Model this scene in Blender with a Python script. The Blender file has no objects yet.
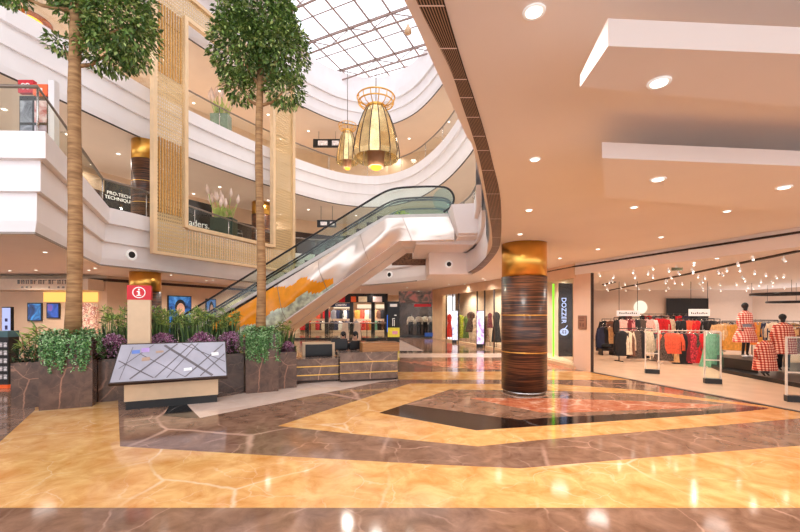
import bpy, bmesh, math, random
from mathutils import Vector, Matrix
from mathutils.geometry import tessellate_polygon
random.seed(11)
sc = bpy.context.scene
C = sc.collection
PI = math.pi

# ---------------------------------------------------------------- camera, sky, exposure
cam_d = bpy.data.cameras.new('camera'); cam = bpy.data.objects.new('camera', cam_d); C.objects.link(cam)
cam.location = (0, 0, 2.0); cam.rotation_euler = (PI/2, 0, 0)
cam_d.sensor_width = 36; cam_d.lens = 18; cam_d.shift_y = 46/800; cam_d.clip_start = .05; cam_d.clip_end = 300
sc.camera = cam
wd = bpy.data.worlds.new('sky'); sc.world = wd; wd.use_nodes = True
bg = wd.node_tree.nodes['Background']
bg.inputs['Color'].default_value = (.93, .95, 1, 1); bg.inputs['Strength'].default_value = 1.9
sc.view_settings.view_transform = 'Standard'; sc.view_settings.look = 'None'
sc.view_settings.exposure = 0.22; sc.view_settings.gamma = 1; sc.view_settings.use_curve_mapping = False
sc.cycles.max_bounces = 8; sc.cycles.transparent_max_bounces = 24
sc.cycles.caustics_reflective = False; sc.cycles.caustics_refractive = False
sc.cycles.sample_clamp_indirect = 4
SPOT_W = 70; LEVEL_W = 105; SHOP_W = 26
WARM = (1, .92, .85)

# ---------------------------------------------------------------- helpers
H, F_ = 2.0, 400.0
def W(px, py, Y): return Vector(((px-400)/F_*Y, Y, H+(312-py)/F_*Y))
def FL(px, py):
    Y = H*F_/(py-312); return Vector(((px-400)/F_*Y, Y, 0))
def CE(px, py, z):
    Y = (z-H)*F_/(312-py); return Vector(((px-400)/F_*Y, Y, z))
WL = {}
def wl(o): return WL[o.name] if o is not None else Vector((0, 0, 0))

class MB:
    def __init__(s): s.v = []; s.f = []
    def add(s, vs, fs, mi=0, sm=False):
        n = len(s.v); s.v += [Vector(v) for v in vs]
        for f in fs: s.f.append((tuple(i+n for i in f), mi, sm))
        return s
    def box(s, x0, x1, y0, y1, z0, z1, mi=0):
        vs = [(x, y, z) for z in (z0, z1) for y in (y0, y1) for x in (x0, x1)]
        return s.add(vs, [(0,2,3,1),(4,5,7,6),(0,1,5,4),(2,6,7,3),(0,4,6,2),(1,3,7,5)], mi)
    def obox(s, o, d, n, a0, a1, b0, b1, z0, z1, mi=0):
        """box in a rotated frame: origin o, ground axes d and n"""
        o = Vector(o); d = Vector(d); n = Vector(n)
        vs = []
        for z in (z0, z1):
            for b in (b0, b1):
                for a in (a0, a1):
                    p = o+d*a+n*b; vs.append((p.x, p.y, z))
        return s.add(vs, [(0,2,3,1),(4,5,7,6),(0,1,5,4),(2,6,7,3),(0,4,6,2),(1,3,7,5)], mi)
    def prism(s, poly, z0, z1, mi=0):
        n = len(poly)
        vs = [(p[0], p[1], z0) for p in poly]+[(p[0], p[1], z1) for p in poly]
        fs = [(i, (i+1) % n, n+(i+1) % n, n+i) for i in range(n)]
        for t in tessellate_polygon([[Vector((p[0], p[1], 0)) for p in poly]]):
            fs.append(tuple(t)); fs.append(tuple(n+i for i in reversed(t)))
        return s.add(vs, fs, mi)
    def sheet(s, poly, z, mi=0):
        vs = [(p[0], p[1], z) for p in poly]
        fs = []
        for t in tessellate_polygon([[Vector((p[0], p[1], 0)) for p in poly]]):
            a, b, c = [Vector(poly[i][:2]) for i in t]
            cr = (b-a).x*(c-a).y-(b-a).y*(c-a).x
            fs.append(tuple(t) if cr > 0 else tuple(reversed(t)))
        return s.add(vs, fs, mi)
    def quad(s, a, b, c, d, mi=0): return s.add([a, b, c, d], [(0,1,2,3)], mi)
    def slab(s, a, b, c, d, th, mi=0):
        """quad a b c d given thickness th along its normal"""
        a, b, c, d = map(Vector, (a, b, c, d)); n = (b-a).cross(d-a).normalized()*th
        return s.add([a, b, c, d, a+n, b+n, c+n, d+n], [(3,2,1,0),(4,5,6,7),(0,1,5,4),(1,2,6,5),(2,3,7,6),(3,0,4,7)], mi)
    def tube(s, pts, r, n=8, mi=0, cap=True):
        pts = [Vector(p) for p in pts]; rs = r if isinstance(r, (list, tuple)) else [r]*len(pts)
        base = len(s.v); prev = None
        for i, p in enumerate(pts):
            t = (pts[min(i+1, len(pts)-1)]-pts[max(i-1, 0)]).normalized()
            if prev is None:
                u = t.cross(Vector((0, 0, 1)))
                if u.length < 1e-3: u = t.cross(Vector((1, 0, 0)))
            else: u = prev-t*prev.dot(t)
            u.normalize(); w = t.cross(u); prev = u
            for k in range(n):
                a = 2*PI*k/n; s.v.append(p+(u*math.cos(a)+w*math.sin(a))*rs[i])
        for i in range(len(pts)-1):
            for k in range(n):
                k2 = (k+1) % n
                s.f.append(((base+i*n+k, base+i*n+k2, base+(i+1)*n+k2, base+(i+1)*n+k), mi, True))
        if cap:
            s.f.append((tuple(base+k for k in reversed(range(n))), mi, False))
            e = base+(len(pts)-1)*n; s.f.append((tuple(e+k for k in range(n)), mi, False))
        return s
    def lathe(s, c, prof, n=24, mi=0, sx=1, sy=1, sm=True, a0=0.0):
        c = Vector(c); base = len(s.v)
        for r, z in prof:
            for k in range(n):
                a = a0+2*PI*k/n; s.v.append(c+Vector((r*math.cos(a)*sx, r*math.sin(a)*sy, z)))
        for i in range(len(prof)-1):
            for k in range(n):
                k2 = (k+1) % n
                s.f.append(((base+i*n+k, base+i*n+k2, base+(i+1)*n+k2, base+(i+1)*n+k), mi, sm))
        s.f.append((tuple(base+k for k in reversed(range(n))), mi, False))
        e = base+(len(prof)-1)*n; s.f.append((tuple(e+k for k in range(n)), mi, False))
        return s
    def ball(s, c, rx, ry, rz, n=12, m=8, mi=0):
        prof = [(max(math.sin(PI*i/m), .02), -math.cos(PI*i/m)*rz) for i in range(m+1)]
        return s.lathe(c, [(p[0], p[1]) for p in prof], n, mi, rx, ry)
    def leaf(s, p, d, up, L, wd_, mi=0):
        p = Vector(p); d = Vector(d).normalized(); sd = d.cross(Vector(up))
        if sd.length < 1e-3: sd = d.cross(Vector((1, .2, 0)))
        sd.normalize(); u = sd.cross(d)
        m = p+d*L*.5
        return s.add([p, m+sd*wd_*.5+u*L*.06, p+d*L-u*L*.08, m-sd*wd_*.5+u*L*.06], [(0,1,2),(0,2,3)], mi)
    def build(s, name, mats, parent=None, label=None, cat=None, group=None, kind=None):
        if not isinstance(mats, (list, tuple)): mats = [mats]
        lo = Vector([min(v[i] for v in s.v) for i in range(3)]); hi = Vector([max(v[i] for v in s.v) for i in range(3)])
        org = (lo+hi)/2
        if parent is None: org.z = lo.z
        if kind == 'structure': org = Vector((0, 0, 0))
        me = bpy.data.meshes.new(name)
        me.from_pydata([v-org for v in s.v], [], [f[0] for f in s.f])
        for m in mats: me.materials.append(m)
        for p, f in zip(me.polygons, s.f): p.material_index = f[1]; p.use_smooth = f[2]
        me.update()
        o = bpy.data.objects.new(name, me); C.objects.link(o)
        o.location = org-wl(parent)
        if parent is not None: o.parent = parent
        WL[o.name] = org
        props(o, label, cat, group, kind)
        return o

def props(o, label=None, cat=None, group=None, kind=None):
    for k, v in (('label', label), ('category', cat), ('group', group), ('kind', kind)):
        if v: o[k] = v
    return o
def thing(name, label, cat, loc=(0, 0, 0), group=None, kind=None):
    o = bpy.data.objects.new(name, None); C.objects.link(o); o.location = loc; o.empty_display_size = .2
    WL[o.name] = Vector(loc); return props(o, label, cat, group, kind)
def copy_tree(o, parent=None, loc=None, rz=None, label=None, scale=None):
    c = o.copy(); C.objects.link(c)
    if parent is not None: c.parent = parent
    if loc is not None: c.location = loc
    if rz is not None: c.rotation_euler = (0, 0, rz)
    if scale is not None: c.scale = scale
    if label: c['label'] = label
    for ch in [x for x in KIDS(o)]: copy_tree(ch, c)
    return c
def KIDS(o): return list(o.children)
def text(name, body, size, p, rz, m, parent=None, ext=.006, rx=PI/2, ry=0, align='CENTER', kind=None):
    cu = bpy.data.curves.new(name, 'FONT'); cu.body = body; cu.size = size; cu.extrude = ext
    cu.align_x = align; cu.align_y = 'CENTER'; cu.materials.append(m)
    o = bpy.data.objects.new(name, cu); C.objects.link(o)
    o.location = Vector(p)-wl(parent); o.rotation_euler = (rx, ry, rz)
    bpy.context.view_layer.update()
    me = bpy.data.meshes.new_from_object(o.evaluated_get(bpy.context.evaluated_depsgraph_get()))
    loc, rot = o.location.copy(), o.rotation_euler.copy(); bpy.data.objects.remove(o)
    o = bpy.data.objects.new(name, me); C.objects.link(o); o.location = loc; o.rotation_euler = rot
    if not me.materials: me.materials.append(m)
    if parent is not None: o.parent = parent
    WL[o.name] = Vector(p); return o
def spot(p, w, col=WARM, angle=140, parent=None, r=.05, blend=.6, rot=(0, 0, 0)):
    l = bpy.data.lights.new('lamp_light', 'SPOT'); l.energy = w; l.color = col; l.spot_size = math.radians(angle); l.spot_blend = blend
    l.shadow_soft_size = r
    l.specular_factor = .3
    o = bpy.data.objects.new('lamp_light', l); C.objects.link(o); o.location = Vector(p)-wl(parent); o.rotation_euler = rot
    if parent is not None: o.parent = parent
    return o
def catmull(pts, k=6):
    P = [Vector((p[0], p[1], 0)) for p in pts]; out = []
    for i in range(len(P)-1):
        a, b, c, d = P[max(i-1, 0)], P[i], P[i+1], P[min(i+2, len(P)-1)]
        for j in range(k):
            t = j/k
            out.append(.5*((2*b)+(c-a)*t+(2*a-5*b+4*c-d)*t*t+(3*b-a-3*c+d)*t**3))
    out.append(P[-1]); return out
def normals(E):
    N = []
    for i in range(len(E)):
        ts = []
        if i > 0: ts.append((E[i]-E[i-1]).normalized())
        if i < len(E)-1: ts.append((E[i+1]-E[i]).normalized())
        ns = [Vector((t.y, -t.x, 0)) for t in ts]
        n = sum(ns, Vector()).normalized()
        n /= max(.5, n.dot(ns[0])); N.append(n)
    return N
def sweep(E, prof, mi=0, sm=False):
    m = MB(); N = normals(E); k = len(prof)
    for p, n in zip(E, N):
        for o_, z in prof: m.v.append(Vector((p.x+n.x*o_, p.y+n.y*o_, z)))
    for i in range(len(E)-1):
        for j in range(k-1):
            m.f.append(((i*k+j, (i+1)*k+j, (i+1)*k+j+1, i*k+j+1), mi, sm))
    return m

# ---------------------------------------------------------------- materials
def lin(c): return tuple((x/12.92 if x <= .04045 else ((x+.055)/1.055)**2.4) for x in [v/255 for v in c])
def rgb(*c): return (*lin(c), 1)
MATS = {}
def mk(name):
    m = bpy.data.materials.new(name); m.use_nodes = True
    return m, m.node_tree.nodes, m.node_tree.links, m.node_tree.nodes['Principled BSDF']
def plain(name, c, rough=.5, metal=0, var=.06, scale=6, emit=0, coat=0, bump=0):
    """paint, plastic, cloth or metal with a slight procedural variation"""
    if name in MATS: return MATS[name]
    m, N, L, b = mk(name)
    tc = N.new('ShaderNodeTexCoord'); no = N.new('ShaderNodeTexNoise'); no.inputs['Scale'].default_value = scale; no.inputs['Detail'].default_value = 4
    L.new(tc.outputs['Object'], no.inputs['Vector'])
    r = N.new('ShaderNodeValToRGB'); col = lin(c)
    r.color_ramp.elements[0].color = (*[max(0, x*(1-var*2)) for x in col], 1); r.color_ramp.elements[1].color = (*[min(1, x*(1+var*2)) for x in col], 1)
    r.color_ramp.elements[0].position = .3; r.color_ramp.elements[1].position = .7
    L.new(no.outputs['Fac'], r.inputs['Fac']); L.new(r.outputs['Color'], b.inputs['Base Color'])
    b.inputs['Roughness'].default_value = rough; b.inputs['Metallic'].default_value = metal; b.inputs['Coat Weight'].default_value = coat
    if emit:
        L.new(r.outputs['Color'], b.inputs['Emission Color']); b.inputs['Emission Strength'].default_value = emit
    if bump:
        bp = N.new('ShaderNodeBump'); bp.inputs['Strength'].default_value = bump; L.new(no.outputs['Fac'], bp.inputs['Height']); L.new(bp.outputs['Normal'], b.inputs['Normal'])
    MATS[name] = m; return m
def marble(name, c1, c2, vein, vs=.9, rough=.09, thick=.018, vein2=None, amt=.8, mott=2.2):
    m, N, L, b = mk(name)
    tc = N.new('ShaderNodeTexCoord')
    n1 = N.new('ShaderNodeTexNoise'); n1.inputs['Scale'].default_value = mott; n1.inputs['Detail'].default_value = 8; n1.inputs['Roughness'].default_value = .65; n1.inputs['Distortion'].default_value = .6
    L.new(tc.outputs['Object'], n1.inputs['Vector'])
    r1 = N.new('ShaderNodeValToRGB'); r1.color_ramp.elements[0].color = rgb(*c1); r1.color_ramp.elements[1].color = rgb(*c2)
    r1.color_ramp.elements[0].position = .32; r1.color_ramp.elements[1].position = .68
    L.new(n1.outputs['Fac'], r1.inputs['Fac'])
    prev = r1.outputs['Color']
    for k, (sc_, th, vc, am) in enumerate(((vs, thick, vein, amt), (vs*3.1, thick*1.2, vein2 or vein, amt*.55))):
        dn = N.new('ShaderNodeTexNoise'); dn.inputs['Scale'].default_value = 1.3*vs+k; dn.inputs['Detail'].default_value = 5
        L.new(tc.outputs['Object'], dn.inputs['Vector'])
        mx = N.new('ShaderNodeMix'); mx.data_type = 'VECTOR'; mx.inputs['Factor'].default_value = .28
        L.new(tc.outputs['Object'], mx.inputs['A']); L.new(dn.outputs['Color'], mx.inputs['B'])
        vo = N.new('ShaderNodeTexVoronoi'); vo.feature = 'DISTANCE_TO_EDGE'; vo.inputs['Scale'].default_value = sc_
        L.new(mx.outputs['Result'], vo.inputs['Vector'])
        rv = N.new('ShaderNodeValToRGB'); rv.color_ramp.elements[0].color = (1, 1, 1, 1); rv.color_ramp.elements[1].color = (0, 0, 0, 1)
        rv.color_ramp.elements[0].position = th*.25; rv.color_ramp.elements[1].position = th*1.6
        L.new(vo.outputs['Distance'], rv.inputs['Fac'])
        mn = N.new('ShaderNodeTexNoise'); mn.inputs['Scale'].default_value = vs*.8+.9*k; L.new(tc.outputs['Object'], mn.inputs['Vector'])
        rm = N.new('ShaderNodeValToRGB'); rm.color_ramp.elements[0].position = .42; rm.color_ramp.elements[1].position = .6
        L.new(mn.outputs['Fac'], rm.inputs['Fac'])
        mu = N.new('ShaderNodeMath'); mu.operation = 'MULTIPLY'; L.new(rv.outputs['Color'], mu.inputs[0]); L.new(rm.outputs['Color'], mu.inputs[1])
        m2 = N.new('ShaderNodeMath'); m2.operation = 'MULTIPLY'; m2.inputs[1].default_value = am; L.new(mu.outputs[0], m2.inputs[0])
        mc = N.new('ShaderNodeMix'); mc.data_type = 'RGBA'; L.new(m2.outputs[0], mc.inputs['Factor'])
        L.new(prev, mc.inputs['A']); mc.inputs['B'].default_value = rgb(*vc); prev = mc.outputs['Result']
    L.new(prev, b.inputs['Base Color']); b.inputs['Roughness'].default_value = rough; b.inputs['IOR'].default_value = 1.5
    MATS[name] = m; return m
def emit(name, c, s):
    if name in MATS: return MATS[name]
    m = bpy.data.materials.new(name); m.use_nodes = True; N = m.node_tree.nodes; L = m.node_tree.links; N.clear()
    e = N.new('ShaderNodeEmission'); e.inputs['Color'].default_value = rgb(*c); e.inputs['Strength'].default_value = s
    o = N.new('ShaderNodeOutputMaterial'); L.new(e.outputs[0], o.inputs[0]); MATS[name] = m; return m
def glassmat(name, tint, refl=1.0):
    m = bpy.data.materials.new(name); m.use_nodes = True; N = m.node_tree.nodes; L = m.node_tree.links; N.clear()
    t = N.new('ShaderNodeBsdfTransparent'); t.inputs[0].default_value = (*tint, 1)
    g = N.new('ShaderNodeBsdfGlossy'); g.inputs['Roughness'].default_value = .02
    f = N.new('ShaderNodeFresnel'); f.inputs['IOR'].default_value = 1.5
    mu = N.new('ShaderNodeMath'); mu.operation = 'MULTIPLY'; mu.inputs[1].default_value = refl; ge = N.new('ShaderNodeNewGeometry'); iv = N.new('ShaderNodeMath'); iv.operation = 'SUBTRACT'; iv.inputs[0].default_value = 1; L.new(ge.outputs['Backfacing'], iv.inputs[1])
    m2 = N.new('ShaderNodeMath'); m2.operation = 'MULTIPLY'; L.new(f.outputs[0], m2.inputs[0]); L.new(iv.outputs[0], m2.inputs[1]); L.new(m2.outputs[0], mu.inputs[0])
    x = N.new('ShaderNodeMixShader'); L.new(mu.outputs[0], x.inputs[0]); L.new(t.outputs[0], x.inputs[1]); L.new(g.outputs[0], x.inputs[2])
    o = N.new('ShaderNodeOutputMaterial'); L.new(x.outputs[0], o.inputs[0]); MATS[name] = m; return m
def streak(name, stops, sc_, rough=.25, coat=.5, scale=3.0, metal=0):
    """wood or bark: noise stretched along one axis"""
    m, N, L, b = mk(name)
    tc = N.new('ShaderNodeTexCoord'); mp = N.new('ShaderNodeMapping'); mp.inputs['Scale'].default_value = sc_
    L.new(tc.outputs['Object'], mp.inputs['Vector'])
    no = N.new('ShaderNodeTexNoise'); no.inputs['Scale'].default_value = scale; no.inputs['Detail'].default_value = 6; L.new(mp.outputs['Vector'], no.inputs['Vector'])
    r = N.new('ShaderNodeValToRGB')
    while len(r.color_ramp.elements) < len(stops): r.color_ramp.elements.new(.5)
    for e, (p, c) in zip(r.color_ramp.elements, stops): e.position = p; e.color = rgb(*c)
    L.new(no.outputs['Fac'], r.inputs['Fac']); L.new(r.outputs['Color'], b.inputs['Base Color'])
    b.inputs['Roughness'].default_value = rough; b.inputs['Coat Weight'].default_value = coat; b.inputs['Metallic'].default_value = metal
    bp = N.new('ShaderNodeBump'); bp.inputs['Strength'].default_value = .12; L.new(no.outputs['Fac'], bp.inputs['Height']); L.new(bp.outputs['Normal'], b.inputs['Normal'])
    MATS[name] = m; return m
def gingham(name, ca, cb, cc, s=14):
    m, N, L, b = mk(name); tc = N.new('ShaderNodeTexCoord')
    ws = []
    for ax in ('X', 'Z'):
        w = N.new('ShaderNodeTexWave'); w.bands_direction = ax; w.inputs['Scale'].default_value = s/6.0; w.inputs['Distortion'].default_value = .4
        L.new(tc.outputs['Object'], w.inputs['Vector']); r = N.new('ShaderNodeValToRGB'); r.color_ramp.interpolation = 'CONSTANT'
        r.color_ramp.elements[1].position = .5; L.new(w.outputs['Fac'], r.inputs['Fac']); ws.append(r)
    ad = N.new('ShaderNodeMath'); ad.operation = 'ADD'; L.new(ws[0].outputs['Color'], ad.inputs[0]); L.new(ws[1].outputs['Color'], ad.inputs[1])
    hf = N.new('ShaderNodeMath'); hf.operation = 'MULTIPLY'; hf.inputs[1].default_value = .5; L.new(ad.outputs[0], hf.inputs[0])
    r = N.new('ShaderNodeValToRGB'); r.color_ramp.interpolation = 'CONSTANT'; r.color_ramp.elements.new(.4)
    for e, (p, c) in zip(r.color_ramp.elements, ((0, ca), (.4, cb), (.8, cc))): e.position = p; e.color = rgb(*c)
    L.new(hf.outputs[0], r.inputs['Fac']); L.new(r.outputs['Color'], b.inputs['Base Color']); b.inputs['Roughness'].default_value = .85
    MATS[name] = m; return m
def perforated(name, c):
    m, N, L, b = mk(name); b.inputs['Base Color'].default_value = rgb(*c); b.inputs['Roughness'].default_value = .35; b.inputs['Metallic'].default_value = .1
    tc = N.new('ShaderNodeTexCoord'); ws = []
    for ax, s in (('Z', 2.2), ('Y', 3.6)):
        w = N.new('ShaderNodeTexWave'); w.bands_direction = ax; w.inputs['Scale'].default_value = s; L.new(tc.outputs['Object'], w.inputs['Vector'])
        ws.append(w)
    g = N.new('ShaderNodeMath'); g.operation = 'MULTIPLY'; L.new(ws[0].outputs['Fac'], g.inputs[0]); L.new(ws[1].outputs['Fac'], g.inputs[1])
    r = N.new('ShaderNodeMath'); r.operation = 'LESS_THAN'; r.inputs[1].default_value = .3; L.new(g.outputs[0], r.inputs[0])
    mu = N.new('ShaderNodeMath'); mu.operation = 'MULTIPLY_ADD'; mu.inputs[1].default_value = .4; mu.inputs[2].default_value = .2; L.new(r.outputs[0], mu.inputs[0])
    L.new(mu.outputs[0], b.inputs['Alpha']); MATS[name] = m; return m
def poster(name, cols, seed=0, em=.6, scale=3):
    m, N, L, b = mk(name); tc = N.new('ShaderNodeTexCoord'); mp = N.new('ShaderNodeMapping'); mp.inputs['Location'].default_value = (seed, seed*1.7, seed*.6)
    no = N.new('ShaderNodeTexNoise'); no.inputs['Scale'].default_value = scale; no.inputs['Detail'].default_value = 3; no.inputs['Distortion'].default_value = 1.2
    L.new(tc.outputs['Object'], mp.inputs['Vector']); L.new(mp.outputs['Vector'], no.inputs['Vector'])
    r = N.new('ShaderNodeValToRGB')
    while len(r.color_ramp.elements) < len(cols): r.color_ramp.elements.new(.5)
    for i, (e, c) in enumerate(zip(r.color_ramp.elements, cols)): e.position = .3+.4*i/max(1, len(cols)-1); e.color = rgb(*c)
    L.new(no.outputs['Fac'], r.inputs['Fac']); L.new(r.outputs['Color'], b.inputs['Base Color'])
    L.new(r.outputs['Color'], b.inputs['Emission Color']); b.inputs['Emission Strength'].default_value = em; b.inputs['Roughness'].default_value = .3
    MATS[name] = m; return m

M_brown = marble('brown_marble', (112, 80, 62), (160, 124, 102), (228, 186, 164), vs=.5, thick=.010, amt=.75, mott=3.2)
M_yellow = marble('yellow_marble', (210, 142, 70), (244, 196, 130), (250, 232, 204), vs=.7, thick=.008, amt=.55, mott=2.6)
M_pink = marble('cream_marble', (226, 196, 178), (240, 216, 200), (250, 235, 225), vs=1.2, amt=.4)
M_red = marble('red_marble', (176, 84, 52), (214, 138, 100), (245, 205, 180), vs=2.4, thick=.05, amt=.7, mott=5)
M_black = marble('black_marble', (12, 11, 12), (20, 18, 19), (150, 140, 135), vs=.6, thick=.006, amt=.5)
M_plmarble = marble('dark_emperador_marble', (78, 56, 45), (118, 88, 71), (196, 140, 112), vs=.8, thick=.005, rough=.14, amt=.7, mott=4)
M_ctmarble = marble('counter_marble', (98, 74, 61), (138, 112, 96), (205, 160, 130), vs=.8, thick=.006, rough=.14, amt=.7, mott=3)
M_tile = plain('shop_tile', (222, 190, 160), .25, var=.03, scale=2)
M_uptile = plain('upper_tile', (226, 216, 206), .3, var=.02, scale=2)
M_white = plain('white_plaster', (246, 240, 240), .6, var=.01, scale=1.5)
M_ceil = plain('ceiling_paint', (252, 242, 236), .7, var=.008, scale=1)
M_soffit = plain('soffit_paint', (236, 214, 194), .7, var=.01, scale=1)
M_wallp = plain('beige_wall', (226, 194, 162), .6, var=.02, scale=2)
M_peach = plain('peach_wall', (238, 206, 182), .35, var=.01, scale=2)
M_gold = plain('polished_gold', (246, 190, 96), .3, 1, var=.05, scale=2)
M_goldrod = plain('champagne_gold', (236, 204, 162), .4, .2, var=.03, scale=2)
M_goldglass = plain('gold_mirror', (244, 208, 150), .2, .85, var=.12, scale=3, bump=.05)
M_wood = streak('macassar_wood', [(.38, (26, 13, 9)), (.5, (70, 38, 24)), (.62, (124, 78, 50))], (.5, .5, 18), .38, .2, 2.5)
M_oak = streak('oak_veneer', [(.3, (150, 96, 44)), (.7, (190, 132, 70))], (1, 1, 12), .35, .3)
M_bark = streak('palm_bark', [(.3, (132, 94, 60)), (.7, (186, 144, 98))], (1, 1, 6), .8, 0, 3)
M_chrome = plain('brushed_steel', (200, 196, 192), .25, 1, var=.03)
M_beigemetal = plain('beige_metal', (214, 184, 150), .35, .2, var=.02)
M_blackpl = plain('black_panel', (20, 18, 19), .35, var=.1)
M_blackmat = plain('black_cloth', (22, 21, 23), .8, var=.15)
M_dkbrown = plain('dark_brown_metal', (62, 46, 40), .5, .2, var=.05)
M_grsl = plain('grille_slat', (176, 146, 128), .5, .2, var=.05)
M_greymetal = plain('grey_handrail', (146, 134, 124), .35, .6, var=.04)
M_rubber = plain('black_handrail_rubber', (28, 26, 26), .4, var=.1)
M_redsign = plain('red_sign', (200, 24, 40), .4, var=.02, emit=.12)
M_orsign = plain('orange_sign', (232, 96, 40), .4, var=.03, emit=.2)
M_whitesign = plain('white_sign', (245, 242, 238), .4, var=.01, emit=.25)
M_silver = plain('silver_letters', (150, 140, 130), .25, .8, var=.04)
M_glass = glassmat('clear_glass', (.88, .93, .89))
M_shopglass = glassmat('shop_glass', (.97, .98, .97), .4)
M_skyglass = glassmat('roof_glass', (.97, .98, 1.0), .4)
M_blueglass = glassmat('pale_blue_glass', (.62, .82, .92), 1)
M_truss = plain('truss_paint', (172, 146, 138), .5, var=.03)
M_lamp = emit('lamp_lens', (255, 240, 222), 4.5)
M_lampy = emit('amber_lamp', (255, 176, 60), 2.2)
M_perf = perforated('perforated_gold_mesh', (232, 200, 146))
M_leafs = [plain('leaf_dark', (74, 102, 44), .4, var=.15), plain('leaf_mid', (118, 146, 68), .4, var=.15), plain('leaf_light', (182, 198, 122), .4, var=.15)]
M_vines = [plain('vine_dark', (56, 100, 48), .5, var=.15), plain('vine_mid', (104, 152, 84), .5, var=.15), plain('vine_pale', (172, 202, 150), .5, var=.12)]
M_blade = [plain('blade_dark', (58, 84, 50), .45, var=.15), plain('blade_mid', (112, 142, 74), .45, var=.15), plain('blade_yellow', (184, 200, 108), .5, var=.12)]
M_flower = [plain('petal_purple', (192, 116, 164), .6, var=.15), plain('petal_pink', (240, 200, 222), .6, var=.12), plain('petal_dark', (128, 64, 102), .6, var=.15)]
M_yflower = [plain('petal_yellow', (214, 220, 40), .6, var=.1), plain('pot_leaf', (70, 110, 40), .6, var=.1)]
M_soil = plain('soil', (48, 36, 28), .9, var=.2, scale=20)
M_skin = plain('skin', (214, 164, 134), .5, var=.03)
M_hair = plain('dark_hair', (24, 20, 20), .6, var=.15)
M_mann = plain('mannequin_dark', (34, 30, 30), .4, var=.08)

# ---------------------------------------------------------------- setting: floor
fl = MB()
fl.sheet([(-32, -4.5), (20, -4.5), (20, 44), (-32, 44)], 0, 0)
def px(poly): return [FL(*p) for p in poly]
fl.sheet(px([(-90, 508), (900, 508), (900, 437), (800, 445.8), (660, 456.7), (520, 468.5), (420, 464), (260, 455), (120, 446.5), (118, 400), (35, 400), (35, 410), (0, 442)]), .002, 1)
fl.sheet(px([(186, 404), (200, 418), (380, 382), (398, 380), (398, 375), (300, 384), (215, 398)]), .002, 2)
fl.sheet(px([(163, 416), (198, 418.3), (185, 402), (172, 402)]), .003, 4)
fl.sheet(px([(278, 426), (410, 383.5), (560, 384.5), (640, 390), (790, 409), (830, 416), (800, 418.5), (700, 427), (540, 440), (478, 446.5), (420, 441)]), .002, 1)
fl.sheet(px([(379, 413), (405, 404.5), (450, 389.5), (560, 391), (640, 394), (770, 408), (740, 412), (700, 415), (560, 425), (476, 430.5)]), .003, 0)
fl.sheet(px([(379, 413), (405, 404.5), (520, 420), (560, 417), (700, 411), (752, 407), (770, 409), (740, 412), (700, 415), (560, 425), (476, 430.5)]), .004, 4)
fl.sheet(px([(468, 398), (560, 398.5), (660, 402), (725, 405), (700, 408), (560, 413), (540, 412.5)]), .004, 3)
fl.sheet(px([(395, 379.5), (395, 372), (620, 371), (640, 380)]), .002, 1)
fl.sheet(px([(398, 361), (430, 366), (480, 369.5), (590, 369.5), (590, 361)]), .002, 3)
fl.sheet(px([(398, 353.5), (398, 357.5), (580, 357.5), (560, 353.5)]), .002, 2)
fl.sheet(px([(398, 351), (398, 339), (424, 351)]), .002, 2)
fl.sheet(px([(398, 352.3), (398, 351), (560, 351), (560, 352.3)]), .002, 4)
fl.sheet([(-11, 13), (-2, 13), (-2, 20), (-11, 20)], .002, 1)  # yellow patch added under the escalators to reflect in their cladding
# boutique floor: pale tile beyond the threshold
S0, S1 = Vector((6.14, 14.0, 0)), Vector((8.0, 8.0, 0))
SD = (S1-S0).normalized(); SN = Vector((-SD.y, SD.x, 0))     # SD runs towards the camera, SN points into the shop
if SN.x < 0: SN = -SN
sA, sB = S0+SD*.75, S1+SD*5
fl.sheet([sA, sB, (24, 2), (24, 34), (5.6, 34), S0+SN*.5], .003, 5)
fl.obox(S0, SD, SN, .75, 12, -.06, .06, 0, .012, 6)
fl.build('floor', [M_brown, M_yellow, M_pink, M_red, M_black, M_tile, M_dkbrown], kind='structure')

# ---------------------------------------------------------------- setting: slabs, ceilings, fascias
E2c = catmull([(-10.8, 14.4), (-10.2, 16), (-9.4, 19), (-8.5, 22.5), (-7.4, 25.2), (-5.6, 26.6), (-3.25, 26), (-.8, 23.9), (.2, 22.8), (1.27, 21.2), (1.95, 20), (2.6, 18.4),
               (3.0, 16.2), (2.75, 13), (2.2, 10), (1.76, 7.9), (.85, 4.47), (.617, 3.8), (.243, 2.78), (.022, 2.18), (-.4, 1.2), (-1.5, -.8), (-3, -2.6)])
E2 = [Vector((-20, 8.2, 0)), Vector((-7.85, 8.6, 0))]+E2c
E3c = catmull([(-12.2, 12.2), (-11.5, 14.5), (-10.8, 16.9), (-10, 18.8), (-8.3, 22), (-6.2, 25), (-4, 27.2), (-1.4, 27.8), (.8, 26.2), (2.3, 23), (3.1, 19.5), (3.4, 16), (3.2, 12), (2.8, 8)])
E3 = [Vector((-16, 4, 0))]+E3c
def slab_poly(E, near_right):
    return [(-32, E[0].y)]+[(p.x, p.y) for p in E]+near_right+[(20, 44), (-32, 44)]
P2 = slab_poly(E2, [(-3, -4.5), (20, -4.5)])
P3 = slab_poly(E3, [(2.6, 3), (20, 3)])
m = MB(); m.sheet(P2, 3.7, 0); m.build('ceiling', M_ceil, kind='structure')
for k, (P, z, nm) in enumerate(((P2, 5.6, 'floor'), (P3, 9.3, 'ceiling'), (P3, 11.2, 'floor'), (P3, 14.9, 'ceiling'))):
    m = MB(); m.sheet(P, z, 0); m.build(nm, M_soffit if nm == 'ceiling' else M_uptile, kind='structure')
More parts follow.
